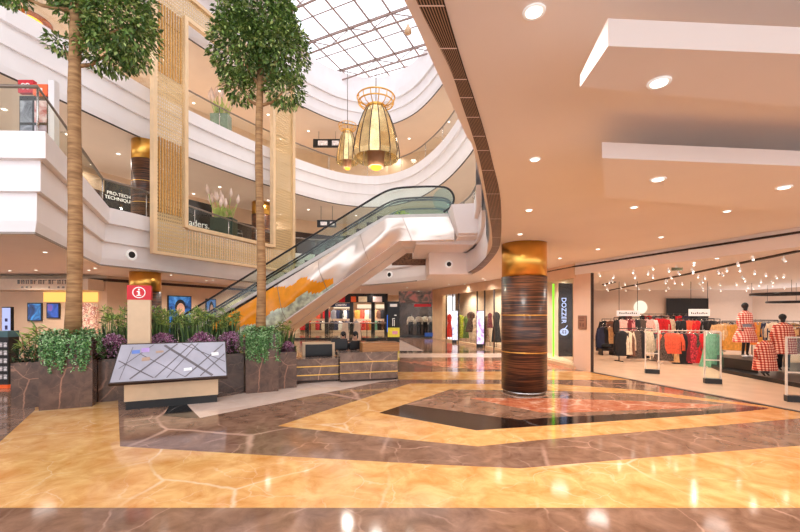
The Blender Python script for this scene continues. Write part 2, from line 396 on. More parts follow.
def fascia(E, z0, name):
    p = [(0, z0+.003), (.05, z0+.25), (.06, z0+.85), (.16, z0+.85), (.16, z0+1.5), (.30, z0+1.5), (.30, z0+2.06), (.02, z0+2.12), (-.12, z0+2.12), (-.12, z0+1.9)]
    m = sweep(E, p, 0)
    o = m.build(name, M_white, kind='structure')
    if z0 > 5:
        sweep(E, [(-.03, z0-.025), (.012, z0-.025), (.012, z0+.02)], 0).build('trim', M_dkbrown, kind='structure')
    else:
        sweep([p for p in E if p.x < 1 and p.y > 5], [(-.03, z0-.025), (.012, z0-.025), (.012, z0+.02)], 0).build('trim', M_greymetal, kind='structure')
    return o
E2f = [p for p in E2 if p.y > 1.0]
iR = [i for i, p in enumerate(E2f) if p.x > 0 and p.y < 10.2][0]
fascia(E2f[:iR+1], 3.7, 'trim_1')
sweep(E2f[iR:], [(0, 3.703), (-.05, 3.78), (-.4, 4.6), (-.4, 5.8)]).build('trim', M_ceil, kind='structure'); fascia(E3, 9.3, 'trim_2'); fascia(E3, 14.9, 'trim_3')
sweep(E3, [(-.1, 17.0), (.02, 17.05), (.02, 18.3)]).build('wall_atrium', M_white, kind='structure')
m = MB(); m.box(-32, -5.8, -10, 34, 18.25, 18.45); m.build('ceiling_roof', M_white, kind='structure')
# upper outer walls
U = [Vector(p+(0,)) for p in ((-32, 17), (-16.5, 17.5), (-15.5, 21), (-13, 25.5), (-10, 30), (-6, 33), (-1, 33.5), (4, 31), (8, 26), (8.5, 18), (8.5, 8))]
sweep(U, [(0, 5.6), (0, 18.3)]).build('wall_back', M_wallp, kind='structure')
sweep(U, [(.03, 5.6), (.03, 8.3)]).build('trim_4', M_dkbrown, kind='structure')
# ceiling slot grille along the atrium edge
gp = [(-40, 404, 436), (0, 417, 444), (67, 450, 464), (100, 461, 475), (133, 472, 485), (160, 479.5, 492), (200, 487, 500.5), (236, 492, 501), (250, 490.5, 498), (262, 481.5, 489), (270, 472, 480), (276, 460, 468)]
L_ = catmull([CE(a, y, 3.7) for y, a, b in gp], 5); R_ = catmull([CE(b, y, 3.7) for y, a, b in gp], 5)
m = MB()
for i in range(len(L_)-1):
    m.quad((*L_[i].xy, 3.697), (*R_[i].xy, 3.697), (*R_[i+1].xy, 3.697), (*L_[i+1].xy, 3.697), 0)
for k in range(9):
    t0, t1 = (k+.3)/9, (k+.7)/9
    for i in range(len(L_)-1):
        a, b = L_[i].lerp(R_[i], t0), L_[i].lerp(R_[i], t1); c, d = L_[i+1].lerp(R_[i+1], t1), L_[i+1].lerp(R_[i+1], t0)
        for z in (3.675,): m.quad((*a.xy, z), (*b.xy, z), (*c.xy, z), (*d.xy, z), 1)
for i in range(2, len(L_)-1, 3):
    a, b = L_[i], R_[i]; dd = (L_[i+1]-L_[i]).normalized()*(.008+.0015*a.y)
    m.quad((*a.xy, 3.672), (*b.xy, 3.672), (*(b+dd).xy, 3.672), (*(a+dd).xy, 3.672), 2)
m.build('trim_5', [M_blackpl, M_grsl, M_ceil], kind='structure')

# ---------------------------------------------------------------- setting: ground-floor walls
def wallstrip(pts, z0, z1, mat, name):
    return sweep([Vector((p[0], p[1], 0)) for p in pts], [(0, z0), (0, z1)]).build(name, mat, kind='structure')
wallstrip([(-30, 18.7), (-13.7, 18.7), (-11.2, 25), (-9.6, 30)], 0, 3.7, M_wallp, 'wall_left')
wallstrip([(-30, 18.6), (-13.6, 18.6), (-11.1, 25), (-9.5, 30)], 3.42, 3.56, M_dkbrown, 'trim_6')
wallstrip([(-9.6, 30), (-9.6, 40.5), (3.2, 40.5)], 0, 3.7, M_wallp, 'wall_far')
wallstrip([(-24, -10), (-24, 8.2)], 0, 18.3, M_white, 'wall_left')  # unseen wall added to block sky light from the near left
# right-hand shop line
RL = [S0+SD*.75, S0, Vector((5.2, 20.5, 0)), Vector((2.97, 29, 0))]
m = MB()
m.obox(S0, SD, SN, -.1, .72, 0, .1, 0, 3.45)          # peach pier beside the boutique opening
m.build('wall_pier', M_peach, kind='structure')
m = MB(); m.obox(S0, SD, SN, -.1, 12, -.02, .4, 3.3, 3.56); m.build('wall_header', M_ceil, kind='structure')
m = MB(); m.obox(S0, SD, SN, -.1, 12, -.05, .5, 3.57, 3.615); m.obox(S0, SD, SN, .72, .76, -.01, .08, 0, 3.3)
d3 = (Vector((5.2, 20.5, 0))-S0); m.obox(S0, d3.normalized(), Vector((d3.y, -d3.x, 0)).normalized(), 0, d3.length, -.05, .3, 3.57, 3.615)
m.build('trim_7', M_dkbrown, kind='structure')
m = MB(); m.obox(S0, SD, SN, -.1, 12, -.01, .5, 3.56, 3.7); m.build('wall_header', M_ceil, kind='structure')
# boutique shell
m = MB(); m.sheet([S0+SN*.3+SD*.7, S1+SD*6+SN*.3, (26, 1), (26, 30), (9.0, 29.6), (7.9, 21), (7.1, 14.7)], 3.62, 0); m.build('ceiling_boutique', M_ceil, kind='structure')
wallstrip([(7.1, 14.75), (7.9, 21), (9.0, 29.5), (26, 29.5), (26, 1)], 0, 3.62, plain('boutique_wall', (226, 202, 184), .6, var=.01), 'wall_boutique')
wallstrip([(19.5, 29.3), (22.6, 29.3)], 0, 3.0, M_blackpl, 'trim_8')

# ---------------------------------------------------------------- skylight (grid rotated to the roof trusses)
ga = Vector((5.9, -2.8, 0)).normalized(); gb = Vector((ga.y*-1, ga.x, 0))
g0 = Vector((-5.4, 24.4, 18.3))
gl = MB()
P = [g0+ga*a+gb*b for a, b in ((-8, -17), (16, -17), (16, 9), (-8, 9))]
gl.add([(p.x, p.y, 18.62) for p in P], [(0, 1, 2, 3)])
sky = gl.build('window_1', M_skyglass, kind='structure')
bars = MB()
for i in range(-5, 12):
    for off in (0,):
        p = g0+ga*(i*1.35); a, b = p+gb*-17, p+gb*9
        bars.tube([(a.x, a.y, 18.52), (b.x, b.y, 18.52)], .065, 4)
for j in range(-10, 6):
    p = g0+gb*(j*1.6); a, b = p+ga*-8, p+ga*16
    bars.tube([(a.x, a.y, 18.54), (b.x, b.y, 18.54)], .045, 4)
bars.build('glazing_bars', M_truss, sky)
for j in range(-4, 3):
    t = MB(); p = g0+gb*(j*3.2)
    lo = [p+ga*a for a in (-4+x*1.35 for x in range(13))]
    def arch(q, k): return 17.75+.35*(1-((k-6)/6)**2)
    t.tube([(q.x, q.y, 18.45) for q in lo], .06, 5); t.tube([(q.x, q.y, arch(q, k)-.2) for k, q in enumerate(lo)], .06, 5)
    for k in range(12):
        q, r = lo[k], lo[k+1]
        t.tube([(q.x, q.y, 18.45), (r.x, r.y, arch(r, k+1)-.2)] if k % 2 else [(q.x, q.y, arch(q, k)-.2), (r.x, r.y, 18.45)], .035, 4)
    t.build('roof_truss', M_truss, sky)

# ---------------------------------------------------------------- balustrades on the upper levels
def balustrade(pts, z, label, step, closed_h=1.0, off=.08):
    E = [Vector((p.x, p.y, 0)) for p in pts]; N = normals(E)
    E = [p+n*off for p, n in zip(E, N)]
    t = thing('glass_balustrade', label, 'balustrade', (E[0].x, E[0].y, z))
    g = sweep(E, [(0, z+.06), (0, z+closed_h-.04)]); g.build('glass', M_glass, t)
    r = MB(); r.tube([(p.x, p.y, z+closed_h) for p in E], .042, 8); r.build('handrail', M_greymetal, t)
    acc = 0
    for i in range(len(E)):
        if i == 0 or i == len(E)-1 or acc >= step:
            acc = 0
            q = MB(); q.tube([(E[i].x, E[i].y, z-.02), (E[i].x, E[i].y, z+closed_h-.03)], .022, 6); q.build('post', M_chrome, t)
        if i < len(E)-1: acc += (E[i+1]-E[i]).length
def sub(E, f): return [p for p in E if f(p)]
iw = [i for i, p in enumerate(E2) if p.y > 15.9 and p.x < -9][0]
balustrade([Vector((-20, 8.2, 0)), Vector((-14, 8.4, 0)), Vector((-7.85, 8.6, 0)), Vector((-9.3, 11.45, 0)), Vector((-10.8, 14.4, 0))]+E2[3:iw+1], 5.8, 'glass balustrade with metal handrail on the stepped left balcony beside the tall trunk', 1.6)
balustrade([p for p in E2[iw:] if p.x < -3.5 and p.y > 15], 5.8, 'glass balustrade of the first balcony seen through the gold screen window', 2.2)
balustrade([p for p in E2 if p.x > 2.2 and 13 < p.y < 19], 5.8, 'short glass balustrade at the head of the escalator', 1.5)
balustrade(E3c[2:-6], 11.4, 'long curved glass balustrade of the upper balcony below the chandeliers', 2.4)

# ---------------------------------------------------------------- round columns
def column(c, z0, z1, label, r=.55):
    t = thing('round_column', label, 'column', (*c, z0), kind='thing'); c = (c[0], c[1], 0)
    s = (z1-z0)
    w = MB(); w.lathe(c, [(r, z0+.09), (r, z0+s*.775)], 48); w.build('wood_cladding', M_wood, t)
    g = MB(); g.lathe(c, [(r*.985, z0+s*.775), (r*.985, z1-.005)], 48); g.build('gold_capital', M_gold, t)
    for f in (.276, .52):
        q = MB(); q.lathe(c, [(r*1.0, z0+s*f-.012), (r*1.006, z0+s*f-.01), (r*1.006, z0+s*f+.01), (r, z0+s*f+.012)], 48); q.build('gold_ring', M_gold, t)
    b = MB(); b.lathe(c, [(r*.93, z0+.005), (r*.93, z0+.09)], 48); b.build('steel_plinth', M_chrome, t)
column((3.10, 10.0), 0, 3.7, 'dark striped wood column with gold top in front of the boutiques')
column((-10.95, 17.2), 0, 3.7, 'gold topped column behind the red information sign', .6)
column((-10.95, 17.2), 5.6, 9.3, 'gold topped column on the upper balcony left of the gold screen', .52)
column((-9.3, 26.8), 5.6, 9.3, 'dark wood column on the upper balcony behind the slimmer trunk', .6)

# ---------------------------------------------------------------- ceiling rafts
def raft(pb, name_label, th0, th1):
    """pb: bottom outline (near-left, near-right, far-right, far-left); thinner at the far side"""
    z = 3.35
    t = MB(); n = len(pb); ths = (th0, th0, th1, th1)
    vs = [(p.x, p.y, z) for p in pb]+[(p.x, p.y, z+h) for p, h in zip(pb, ths)]
    t.add(vs, [(3, 2, 1, 0), (4, 5, 6, 7), (0, 1, 5, 4), (1, 2, 6, 5), (2, 3, 7, 6), (3, 0, 4, 7)])
    o = t.build('ceiling_raft', M_ceil, label=name_label, cat='ceiling panel')
    h = MB(); cx = sum((p for p in pb), Vector())/4
    return o
def cz(x, y, z=3.35): return CE(x, y, z)
def ext(a, b, X):
    t = (X-a.x)/(b.x-a.x); return a+(b-a)*t
b1 = [cz(608, 46), cz(800, 54), cz(800, 107), cz(580, 87)]
b1[1] = ext(b1[0], b1[1], 4.2); b1[2] = ext(b1[3], b1[2], 4.2)
raft(b1, 'pale floating ceiling slab nearest the top edge of the hall ceiling', .14, .07)
b2 = [cz(602, 158), cz(800, 166), cz(800, 212), cz(605, 198)]
b2[1] = ext(b2[0], b2[1], 7.0); b2[2] = ext(b2[3], b2[2], 7.0)
raft(b2, 'wide floating ceiling slab above the boutique entrance', .14, .08)

# ---------------------------------------------------------------- downlights
def lens_proto(name, label, cat, group, r):
    t = thing(name, label, cat, (0, 0, 0), group)
    a = MB(); a.lathe((0, 0, 0), [(r*.72, -.004), (r, -.012), (r*1.05, -.004), (r*1.05, .0)], 20); a.build('trim_ring', M_whitesign, t)
    b = MB(); b.lathe((0, 0, 0), [(r*.7, -.0135), (r*.7, -.009)], 20); b.build('lens', M_lamp, t)
    return t
def place_lights(proto, pts, w, labels=None, angle=150, col=WARM):
    for i, p in enumerate(pts):
        o = proto if i == 0 else copy_tree(proto)
        o.location = p
        if labels and labels[i]: o['label'] = labels[i]
        if w:
            l = spot((0, 0, 0), w, col, angle, r=.26); l.parent = o; l.location = (0, 0, -.04)
GL = 'downlights in the ground floor ceiling'
pr = lens_proto('downlight', 'round recessed downlight in the plain lower ceiling', 'ceiling light', GL, .06)
pts = [CE(x, y, 3.699) for x, y in ((534, 11), (535, 159), (529, 210), (520, 234), (598, 249), (634, 207), (661, 237), (727, 211), (465, 284), (449, 288), (434, 291), (403, 295), (485, 280), (503, 262), (560, 258), (45, 252), (36, 270), (95, 268), (171, 275), (213, 280), (345, 292), (372, 293))]
pts += [Vector(p) for p in ((3.2, 1.2, 3.699), (6, 2.5, 3.699), (6.2, 5, 3.699), (9, 3, 3.699), (3, -1, 3.699), (6.5, -1, 3.699))]
place_lights(pr, pts, SPOT_W)
pts = [Vector(p) for p in ((-13, 12.5, 3.699), (-16.5, 12, 3.699), (-16, 16.4, 3.699), (-12.6, 16.2, 3.699), (-10.4, 21.5, 3.699), (-9.6, 26, 3.699), (-6.5, 30, 3.699), (-3, 30.5, 3.699), (.5, 28, 3.699), (3, 24.5, 3.699), (4.2, 20.3, 3.699), (4.4, 16.5, 3.699), (-4.5, 34, 3.699), (-8, 34, 3.699))]
place_lights(copy_tree(pr), pts, SPOT_W*2.2)
lp = lens_proto('downlight', 'round downlight set in the nearest floating ceiling slab', 'ceiling light', None, .06)
place_lights(lp, [CE(659, 82, 3.349)], SPOT_W)
lp = lens_proto('downlight', 'oval looking downlight in the wide floating slab, nearer the column', 'ceiling light', None, .07)
place_lights(lp, [CE(658, 179, 3.349), CE(784, 187, 3.349)], SPOT_W, [None, 'downlight in the wide floating slab, at the photo\'s right edge'])
lp = lens_proto('downlight', 'small downlight under the boutique entrance header', 'ceiling light', None, .05)
p = S0+SD*4.6+SN*.15
place_lights(lp, [Vector((p.x, p.y, 3.299))], 40)
up = lens_proto('downlight', 'small recessed downlight in the upper balcony soffits', 'ceiling light', 'downlights in the upper balcony soffits', .1)
ups = []
for z in (9.3, 14.9):
    N3 = normals(E3c)
    for i in range(4, len(E3c)-8, 5):
        q = E3c[i]-N3[i]*2.6; ups.append(Vector((q.x, q.y, z-.001)))
    for i in range(6, len(E3c)-8, 9):
        q = E3c[i]-N3[i]*5.2; ups.append(Vector((q.x, q.y, z-.001)))
ups += [Vector((-12, 10.5, 9.299)), Vector((-15, 13, 9.299))] if False else []
place_lights(up, ups, LEVEL_W, None, 160, (1, .93, .86))
# copper ringed lamp, top left
c = CE(27, 20, 14.899)
t = thing('large_downlight', 'large copper ringed round lamp in the soffit at the top left corner', 'ceiling light', c)
a = MB(); a.lathe(c, [(.5, -.03), (.84, -.1), (.88, -.02), (.88, 0)], 40); a.build('copper_ring', plain('copper', (176, 104, 56), .35, .8, var=.05), t)
a = MB(); a.lathe(c, [(.34, -.075), (.56, -.05), (.56, -.02)], 32); a.build('lens', M_lampy, t)

# ---------------------------------------------------------------- gold screen on the balcony fronts
A0, A1 = Vector((-9.75, 15.7, 0)), Vector((-6.35, 23.9, 0)); gd = (A1-A0).normalized(); gn = Vector((gd.y, -gd.x, 0)); gL = (A1-A0).length
def tpx(x):       # distance along the screen seen at pixel column x
    r = (x-400)/F_; return (r*A0.y-A0.x)/(gd.x-r*gd.y)
t = thing('gold_screen', 'tall champagne gold framed screen with a large window opening over two balconies', 'screen', (*((A0+A1)/2).xy, 4.3))
def post(a0, a1, z0, z1, b0=-.1, b1=.12, name='frame_post', mat=None):
    q = MB(); q.obox(A0, gd, gn, a0, a1, b0, b1, z0, z1); return q.build(name, mat or M_goldrod, t)
w0, w1 = tpx(186.5), tpx(271.5)
post(0, .16, 4.3, 15.6); post(gL-.2, gL, 4.3, 15.6)
post(w0-.16, w0, 5.6, 14.6); post(w1, w1+.2, 5.6, 14.6)
post(.16, gL-.2, 4.3, 4.42, name='frame_rail'); post(w0, w1, 5.55, 5.72, name='frame_rail'); post(w0, w1, 14.45, 14.62, name='frame_rail'); post(.16, gL-.2, 15.46, 15.6, name='frame_rail')
for (a0, a1, z0, z1) in ((.16, w0-.16, 4.42, 15.46), (w1+.2, gL-.2, 4.42, 15.46), (w0-.16, w1+.2, 4.42, 5.55), (w0-.16, w1+.2, 14.62, 15.46)):
    q = MB(); q.obox(A0, gd, gn, a0, a1, -.01, .01, z0, z1); q.build('perforated_panel', M_perf, t)
for z0, z1 in ((6.0, 9.0), (11.6, 14.4)):
    q = MB()
    a0, a1 = .3, w0-.3
    for k in range(9):
        a = a0+(a1-a0)*k/8; q.obox(A0, gd, gn, a-.02, a+.02, .01, .045, z0, z1)
    q.build('slat_panel', plain('antique_gold', (196, 146, 74), .4, .6, var=.1, scale=12), t)
q = MB()
for k in range(40):
    a = w0+(w1-w0)*k/39; q.obox(A0, gd, gn, a-.015, a+.015, .01, .03, 4.5, 5.5)
q.build('slat_panel', M_goldrod, t)

# ---------------------------------------------------------------- planters, trees and plants
PO = Vector((-7.3, 8.08, 0)); pd = Vector((.902, .432, 0)); pn = Vector((-.432, .902, 0))
def PP(s, tt, z=0): q = PO+pd*s+pn*tt; return Vector((q.x, q.y, z))
def planter(s0, s1, t0, t1, h, label, rim=True):
    c = PP((s0+s1)/2, (t0+t1)/2)
    t = thing('marble_planter', label, 'planter', c)
    b = MB(); b.obox(PO, pd, pn, s0, s1, t0, t1, 0, h-.06); b.build('body', M_plmarble, t)
    r = MB()
    for a0, a1, b0, b1 in ((s0, s1, t0, t0+.07), (s0, s1, t1-.07, t1), (s0, s0+.07, t0, t1), (s1-.07, s1, t0, t1)):
        r.obox(PO, pd, pn, a0, a1, b0, b1, h-.06, h)
    r.build('rim', M_plmarble, t)
    b = MB(); b.obox(PO, pd, pn, s0+.07, s1-.07, t0+.07, t1-.07, h-.07, h-.03); b.build('soil', M_soil, t)
planter(0, .88, 0, .9, 1.45, 'tall dark marble planter holding the thicker trunk')
planter(3.92, 4.69, 0, .85, 1.45, 'tall dark marble planter holding the slimmer trunk')
planter(-.58, -.01, .45, 1.3, .95, 'low dark marble planter end left of the tall planter')
planter(.89, 3.91, .45, 1.6, .95, 'long low dark marble planter bed behind the map table')
planter(4.70, 5.2, .3, 1.1, .95, 'low dark marble planter end beside the service counter')

def tree(base, h_top, r0, r1, lobes, n, label, lean, name='ficus_tree'):
    t = thing(name, label, 'tree', base)
    tr = MB(); k = 14; pts = []; rs = []
    for i in range(k+1):
        f = i/k; pts.append(base+Vector((lean[0]*f+.03*math.sin(f*7), lean[1]*f, h_top*f))); rs.append((r0*(1-f)+r1*f)*(1+.035*math.sin(i*2.3)))
    rs[0] *= 1.12
    tr.tube(pts, rs, 14); tr.build('trunk', M_bark, t)
    top = pts[-1]
    for i, (lc, lr) in enumerate(lobes):
        b = MB(); st = min(pts[:-1], key=lambda q_: abs(q_.z-(lc[2]-.55))); e = Vector(lc)
        mid = st.lerp(e, .5)+Vector((0, 0, -.1)); b.tube([st, mid, e], [.05, .035, .015], 6); b.build('branch', M_bark, t)
    f = MB()
    tot = sum(lr[0]*lr[2] for _, lr in lobes)
    for lc, lr in lobes:
        lc = Vector(lc)
        for q in range(int(n*lr[0]*lr[2]/tot)):
            d = Vector((random.gauss(0, 1), random.gauss(0, 1), random.gauss(0, 1))).normalized()
            rad = random.uniform(.62, 1.06)
            p = lc+Vector((d.x*lr[0]*rad, d.y*lr[1]*rad, d.z*lr[2]*rad))
            ld = (d+Vector((random.uniform(-1, 1), random.uniform(-1, 1), random.uniform(-1.3, .5)))).normalized()
            f.leaf(p, ld, (random.uniform(-.6, .6), random.uniform(-.6, .6), 1), random.uniform(.10, .17), random.uniform(.05, .075), random.choices((0, 1, 2), (5, 4, 1.6))[0])
    f.build('crown', M_leafs, t)
c1 = PP(.44, .45, 1.4)
def at(x, y, Y): return W(x, y, Y)
Y1 = c1.y
tree(c1, 8.3, .148, .1, [(at(104, -4, Y1+.3), (1.0, .9, 1.0)), (at(54, -34, Y1), (.72, .8, .6)), (at(122, 28, Y1+.1), (.68, .8, .8)), (at(108, 54, Y1+.3), (.6, .6, .36)), (at(64, 45, Y1+.1), (.3, .3, .2)), (at(88, -60, Y1+.2), (1.3, 1.1, .9)), (at(8, -10, Y1), (.32, .4, .3))], 11000,
     'taller thick trunked tree at the left whose crown is cut by the frame', (.1, 0))
c2 = PP(4.305, .42, 1.4); Y2 = c2.y
tree(c2, 6.9, .118, .082, [(at(258, 25, Y2), (1.0, 1.0, .95)), (at(240, 50, Y2-.1), (.72, .8, .8)), (at(281, 52, Y2), (.68, .8, .8)), (at(240, 88, Y2), (.38, .5, .34)), (at(284, 91, Y2+.1), (.5, .55, .36)), (at(262, 8, Y2), (.8, .8, .65))], 9500,
     'slim trunked tree with a round clipped crown in front of the escalator', (-.02, 0))
# hanging vines
def vines(s0, s1, h, seed, label, left=True):
    rnd = random.Random(seed); f = MB()
    def strand(p, out, L):
        k = int(L/.03); q = Vector(p); drift = Vector((rnd.uniform(-.03, .03), rnd.uniform(-.03, .03), 0))
        for i in range(k):
            fr = i/k
            pos = q+out*(.03+.06*math.sin(min(1, fr*3)*PI/2))+drift*fr+Vector((0, 0, .06-L*fr))
            for _ in range(2):
                d = Vector((rnd.uniform(-1, 1), rnd.uniform(-1, 1), rnd.uniform(-1.0, .3)))
                f.leaf(pos+d*.005, d, out+Vector((0, 0, .5)), rnd.uniform(.035, .06), rnd.uniform(.024, .034), rnd.choices((0, 1, 2), (4, 5, 1.5 + 3*(fr < .25)))[0])
    for i in range(int(62*(s1-s0)/.88)):
        s = rnd.uniform(s0-.02, s1+.02); strand(PP(s, rnd.uniform(-.02, .05), h), -pn, rnd.choice((rnd.uniform(.25, .5), rnd.uniform(.5, .78))))
    for i in range(16):
        tt = rnd.uniform(.0, .7); strand(PP(s1 if left else s0, tt, h), pd if left else -pd, rnd.uniform(.25, .55))
    for i in range(14):
        tt = rnd.uniform(.0, .5); strand(PP(s0 if left else s1, tt, h), -pd if left else pd, rnd.uniform(.25, .5))
    for i in range(700):
        p = PP(rnd.uniform(s0, s1), rnd.uniform(-.05, .8), h+rnd.uniform(-.02, .16))
        f.leaf(p, (rnd.uniform(-1, 1), rnd.uniform(-1, 1), rnd.uniform(-.3, .8)), (0, 0, 1), rnd.uniform(.06, .12), .045, rnd.choices((0, 1, 2), (3, 4, 4))[0])
    f.build('trailing_plant', M_vines, label=label, cat='plant')
vines(0, .88, 1.45, 3, 'green trailing vines spilling over the planter of the thicker trunk')
vines(3.92, 4.69, 1.45, 5, 'green trailing vines spilling over the planter of the slimmer trunk', False)
# upright blade plants
def blade_plant(p, n, h, seed, label, group, feather=True):
    rnd = random.Random(seed); t = thing('snake_plant', label, 'plant', p, group); f = MB()
    for i in range(n):
        a = rnd.uniform(0, 2*PI); r = rnd.uniform(.02, .16); q = Vector(p)+Vector((math.cos(a)*r, math.sin(a)*r, 0)); hh = h*rnd.uniform(.55, .85)
        lean = Vector((math.cos(a), math.sin(a), 0))*rnd.uniform(.02, .14); w = rnd.uniform(.025, .04); sd = Vector((-math.sin(a+1), math.cos(a+1), 0))
        vs = []
        for k in range(5):
            fr = k/4; c = q+lean*fr*fr+Vector((0, 0, hh*fr)); ww = w*(1-.9*fr**2.5); vs += [c-sd*ww, c+sd*ww]
        f.add(vs, [(2*k, 2*k+1, 2*k+3, 2*k+2) for k in range(4)], 0 if rnd.random() < .65 else 1)
    f.build('blades', M_blade, t)
    g = MB()
    for i in range(6):
        a = rnd.uniform(0, 2*PI); q = Vector(p)+Vector((math.cos(a), math.sin(a), 0))*rnd.uniform(.02, .18)+Vector((0, 0, h*rnd.uniform(.72, 1.0)))
        for k in range(8):
            d = Vector((rnd.uniform(-1, 1), rnd.uniform(-1, 1), rnd.uniform(-.1, .9)))
            g.leaf(q, d, (0, 0, 1), rnd.uniform(.1, .2), .028, 1 if rnd.random() < .55 else 2)
        g.tube([q-Vector((0, 0, h*.5)), q], .006, 4, 1)
    g.build('feathery_tops', M_blade, t)
i = 0
for tt, hh in ((1.0, 1.0), (1.22, 1.12), (1.44, 1.2)):
    for k in range(12):
        s = .98+k*.245+random.uniform(-.05, .05)
        blade_plant(PP(s, tt+random.uniform(-.06, .06), .9), 13, hh*random.uniform(.88, 1.08), 100+i, 'upright dark bladed plant with feathery pale tops in the long planter bed', 'bladed plants in the long planter bed'); i += 1
for s, tt in ((4.85, .7), (5.05, .85)):
    blade_plant(PP(s, tt, .9), 12, .8, 200+int(s*100), 'bladed plant in the low planter end by the counter', 'bladed plants beside the counter')
def mound(p, r, h, seed, label):
    rnd = random.Random(seed); t = thing('flower_mound', label, 'flowers', p)
    f = MB(); g = MB()
    for i in range(800):
        a = rnd.uniform(0, 2*PI); el = rnd.uniform(.05, 1)*PI/2; rr = rnd.uniform(.75, 1.02)
        q = Vector(p)+Vector((pd*math.cos(a)*math.cos(el)*r+pn*math.sin(a)*math.cos(el)*r*.7))*rr+Vector((0, 0, math.sin(el)*h*rr))
        for k in range(3):
            d = Vector((rnd.uniform(-1, 1), rnd.uniform(-1, 1), rnd.uniform(-.2, 1)))
            f.leaf(q, d, (0, 0, 1), rnd.uniform(.025, .05), .028, rnd.choices((0, 1, 2), (4, 3.4, 2))[0])
    for i in range(160):
        a = rnd.uniform(0, 2*PI); q = Vector(p)+Vector((math.cos(a)*r*.8, math.sin(a)*r*.6, rnd.uniform(0, h*.6))); g.leaf(q, (math.cos(a), math.sin(a), .2), (0, 0, 1), .09, .04, 0)
    g.build('leaves', M_leafs, t); f.build('petals', M_flower, t)
mound(PP(1.15, .50, .93), .43, .56, 1, 'purple flower mound left of the information pillar')
mound(PP(2.1, .50, .93), .43, .56, 2, 'purple flower mound just right of the information pillar')
mound(PP(2.95, .50, .93), .43, .56, 3, 'purple flower mound in the middle right of the bed above the map')
mound(PP(3.6, .50, .93), .43, .56, 4, 'purple flower mound beside the slimmer trunk planter')
mound(PP(5.0, .48, .9), .2, .3, 6, 'small purple flower mound by the service counter')
# tall light green dracaena at far left
p = PP(-.3, .85, .9); t = thing('dracaena', 'yellow green leafy plant at the left end of the planters', 'plant', p); f = MB(); st = MB()
for i in range(5):
    a = i*1.3; q = p+Vector((math.cos(a)*.18, math.sin(a)*.15, 0)); hh = random.uniform(.5, 1.0); e = q+Vector((math.cos(a)*.1, 0, hh)); st.tube([q, e], .012, 5)
    for k in range(26):
        d = Vector((random.uniform(-1, 1), random.uniform(-1, 1), random.uniform(-.5, .8))); f.leaf(e-Vector((0, 0, random.uniform(0, .3))), d, (0, 0, 1), random.uniform(.16, .26), .045, random.choice((1, 2, 2)))
for i in range(220):
    q = p+Vector((random.uniform(-.3, .3), random.uniform(-.3, .3), random.uniform(0, .3))); f.leaf(q, (random.uniform(-1, 1), random.uniform(-1, 1), random.uniform(0, 1)), (0, 0, 1), .15, .05, 0)
st.build('stems', M_bark, t); f.build('leaves', M_blade, t)

# ---------------------------------------------------------------- information pillar and map table
c = Vector((-5.82, 8.95, 0))
t = thing('information_pillar', 'slim beige pillar with red information head behind the map table', 'sign', c)
b = MB(); b.obox(c, pd, pn, -.215, .215, -.12, .12, 0, 2.27); b.build('post', M_beigemetal, t)
b = MB(); b.obox(c, pd, pn, -.225, .225, -.13, .13, 2.27, 2.59); hd = b.build('red_head', M_redsign, t)
ic = c-pn*.135+Vector((0, 0, 2.43)); ring = []
for k in range(25):
    a = 2*PI*k/24; ring.append(ic+pd*math.cos(a)*.115+Vector((0, 0, math.sin(a)*.115)))
q = MB(); q.tube(ring, .011, 6); q.tube([ic+Vector((0, 0, -.06)), ic+Vector((0, 0, .025))], .02, 8); q.ball(ic+Vector((0, 0, .065)), .022, .012, .022)
q.obox(ic, pd, pn, -.04, .015, -.005, .005, ic.z*0+2.43+.012, 2.43+.03); q.obox(ic, pd, pn, -.042, .042, -.005, .005, 2.43-.072, 2.43-.054)
q.build('information_symbol', M_whitesign, hd)

kb = Vector((-5.6, 8.16, 0))
t = thing('map_table', 'slanted mall directory table with a grey street map on a metal base', 'directory', kb+pd*.85+pn*.3)
b = MB(); b.obox(kb, pd, pn, 0, 1.7, 0, .6, 0, .17); b.build('black_plinth', M_blackpl, t)
b = MB(); b.obox(kb, pd, pn, -.02, 1.72, -.03, .6, .17, .56); b.build('cabinet', M_beigemetal, t)
fa, fb = kb+pd*-.26-pn*.2, kb+pd*1.91-pn*.2; ba, bb = kb+pd*-.18+pn*.55, kb+pd*1.90+pn*.55
def v3(p, z): return Vector((p.x, p.y, z))
q0, q1, q2, q3 = v3(fa, .585), v3(fb, .585), v3(bb, 1.32), v3(ba, 1.32)
nrm = (q1-q0).cross(q3-q0).normalized()
b = MB(); b.slab(q0-nrm*.08, q1-nrm*.08, q2-nrm*.08, q3-nrm*.08, .072); top = b.build('tilted_top', M_dkbrown, t)
def mp(u, v, o=0): a = q0.lerp(q1, u); bq = q3.lerp(q2, u); return a.lerp(bq, v)+nrm*o
b = MB(); b.slab(mp(.012, .03, -.008), mp(.988, .03, -.008), mp(.988, .97, -.008), mp(.012, .97, -.008), .006)
mpn = b.build('map_panel', plain('map_glass', (172, 170, 182), .12, var=.06, scale=2, emit=.05), top)
roads = MB()
def road(u0, v0, u1, v1, w, mi=0, o=.0015):
    a, c_ = mp(u0, v0, o), mp(u1, v1, o); dd = (c_-a); sd = dd.cross(nrm).normalized()*w
    roads.add([a-sd, a+sd, c_+sd, c_-sd], [(0, 1, 2, 3)], mi)
for u0, v0, u1, v1, w in ((.16, .08, .52, .95, .016), (.03, .55, .35, .08, .012), (.36, .08, .66, .95, .012), (.46, .06, .72, .95, .01), (.40, .92, .86, .05, .028), (.62, .06, .97, .9, .014), (.56, .95, .98, .4, .01), (.75, .06, .98, .62, .014), (.05, .35, .30, .95, .008), (.2, .7, .62, .05, .008), (.66, .92, .98, .1, .012), (.08, .08, .12, .9, .006)):
    road(u0, v0, u1, v1, w)
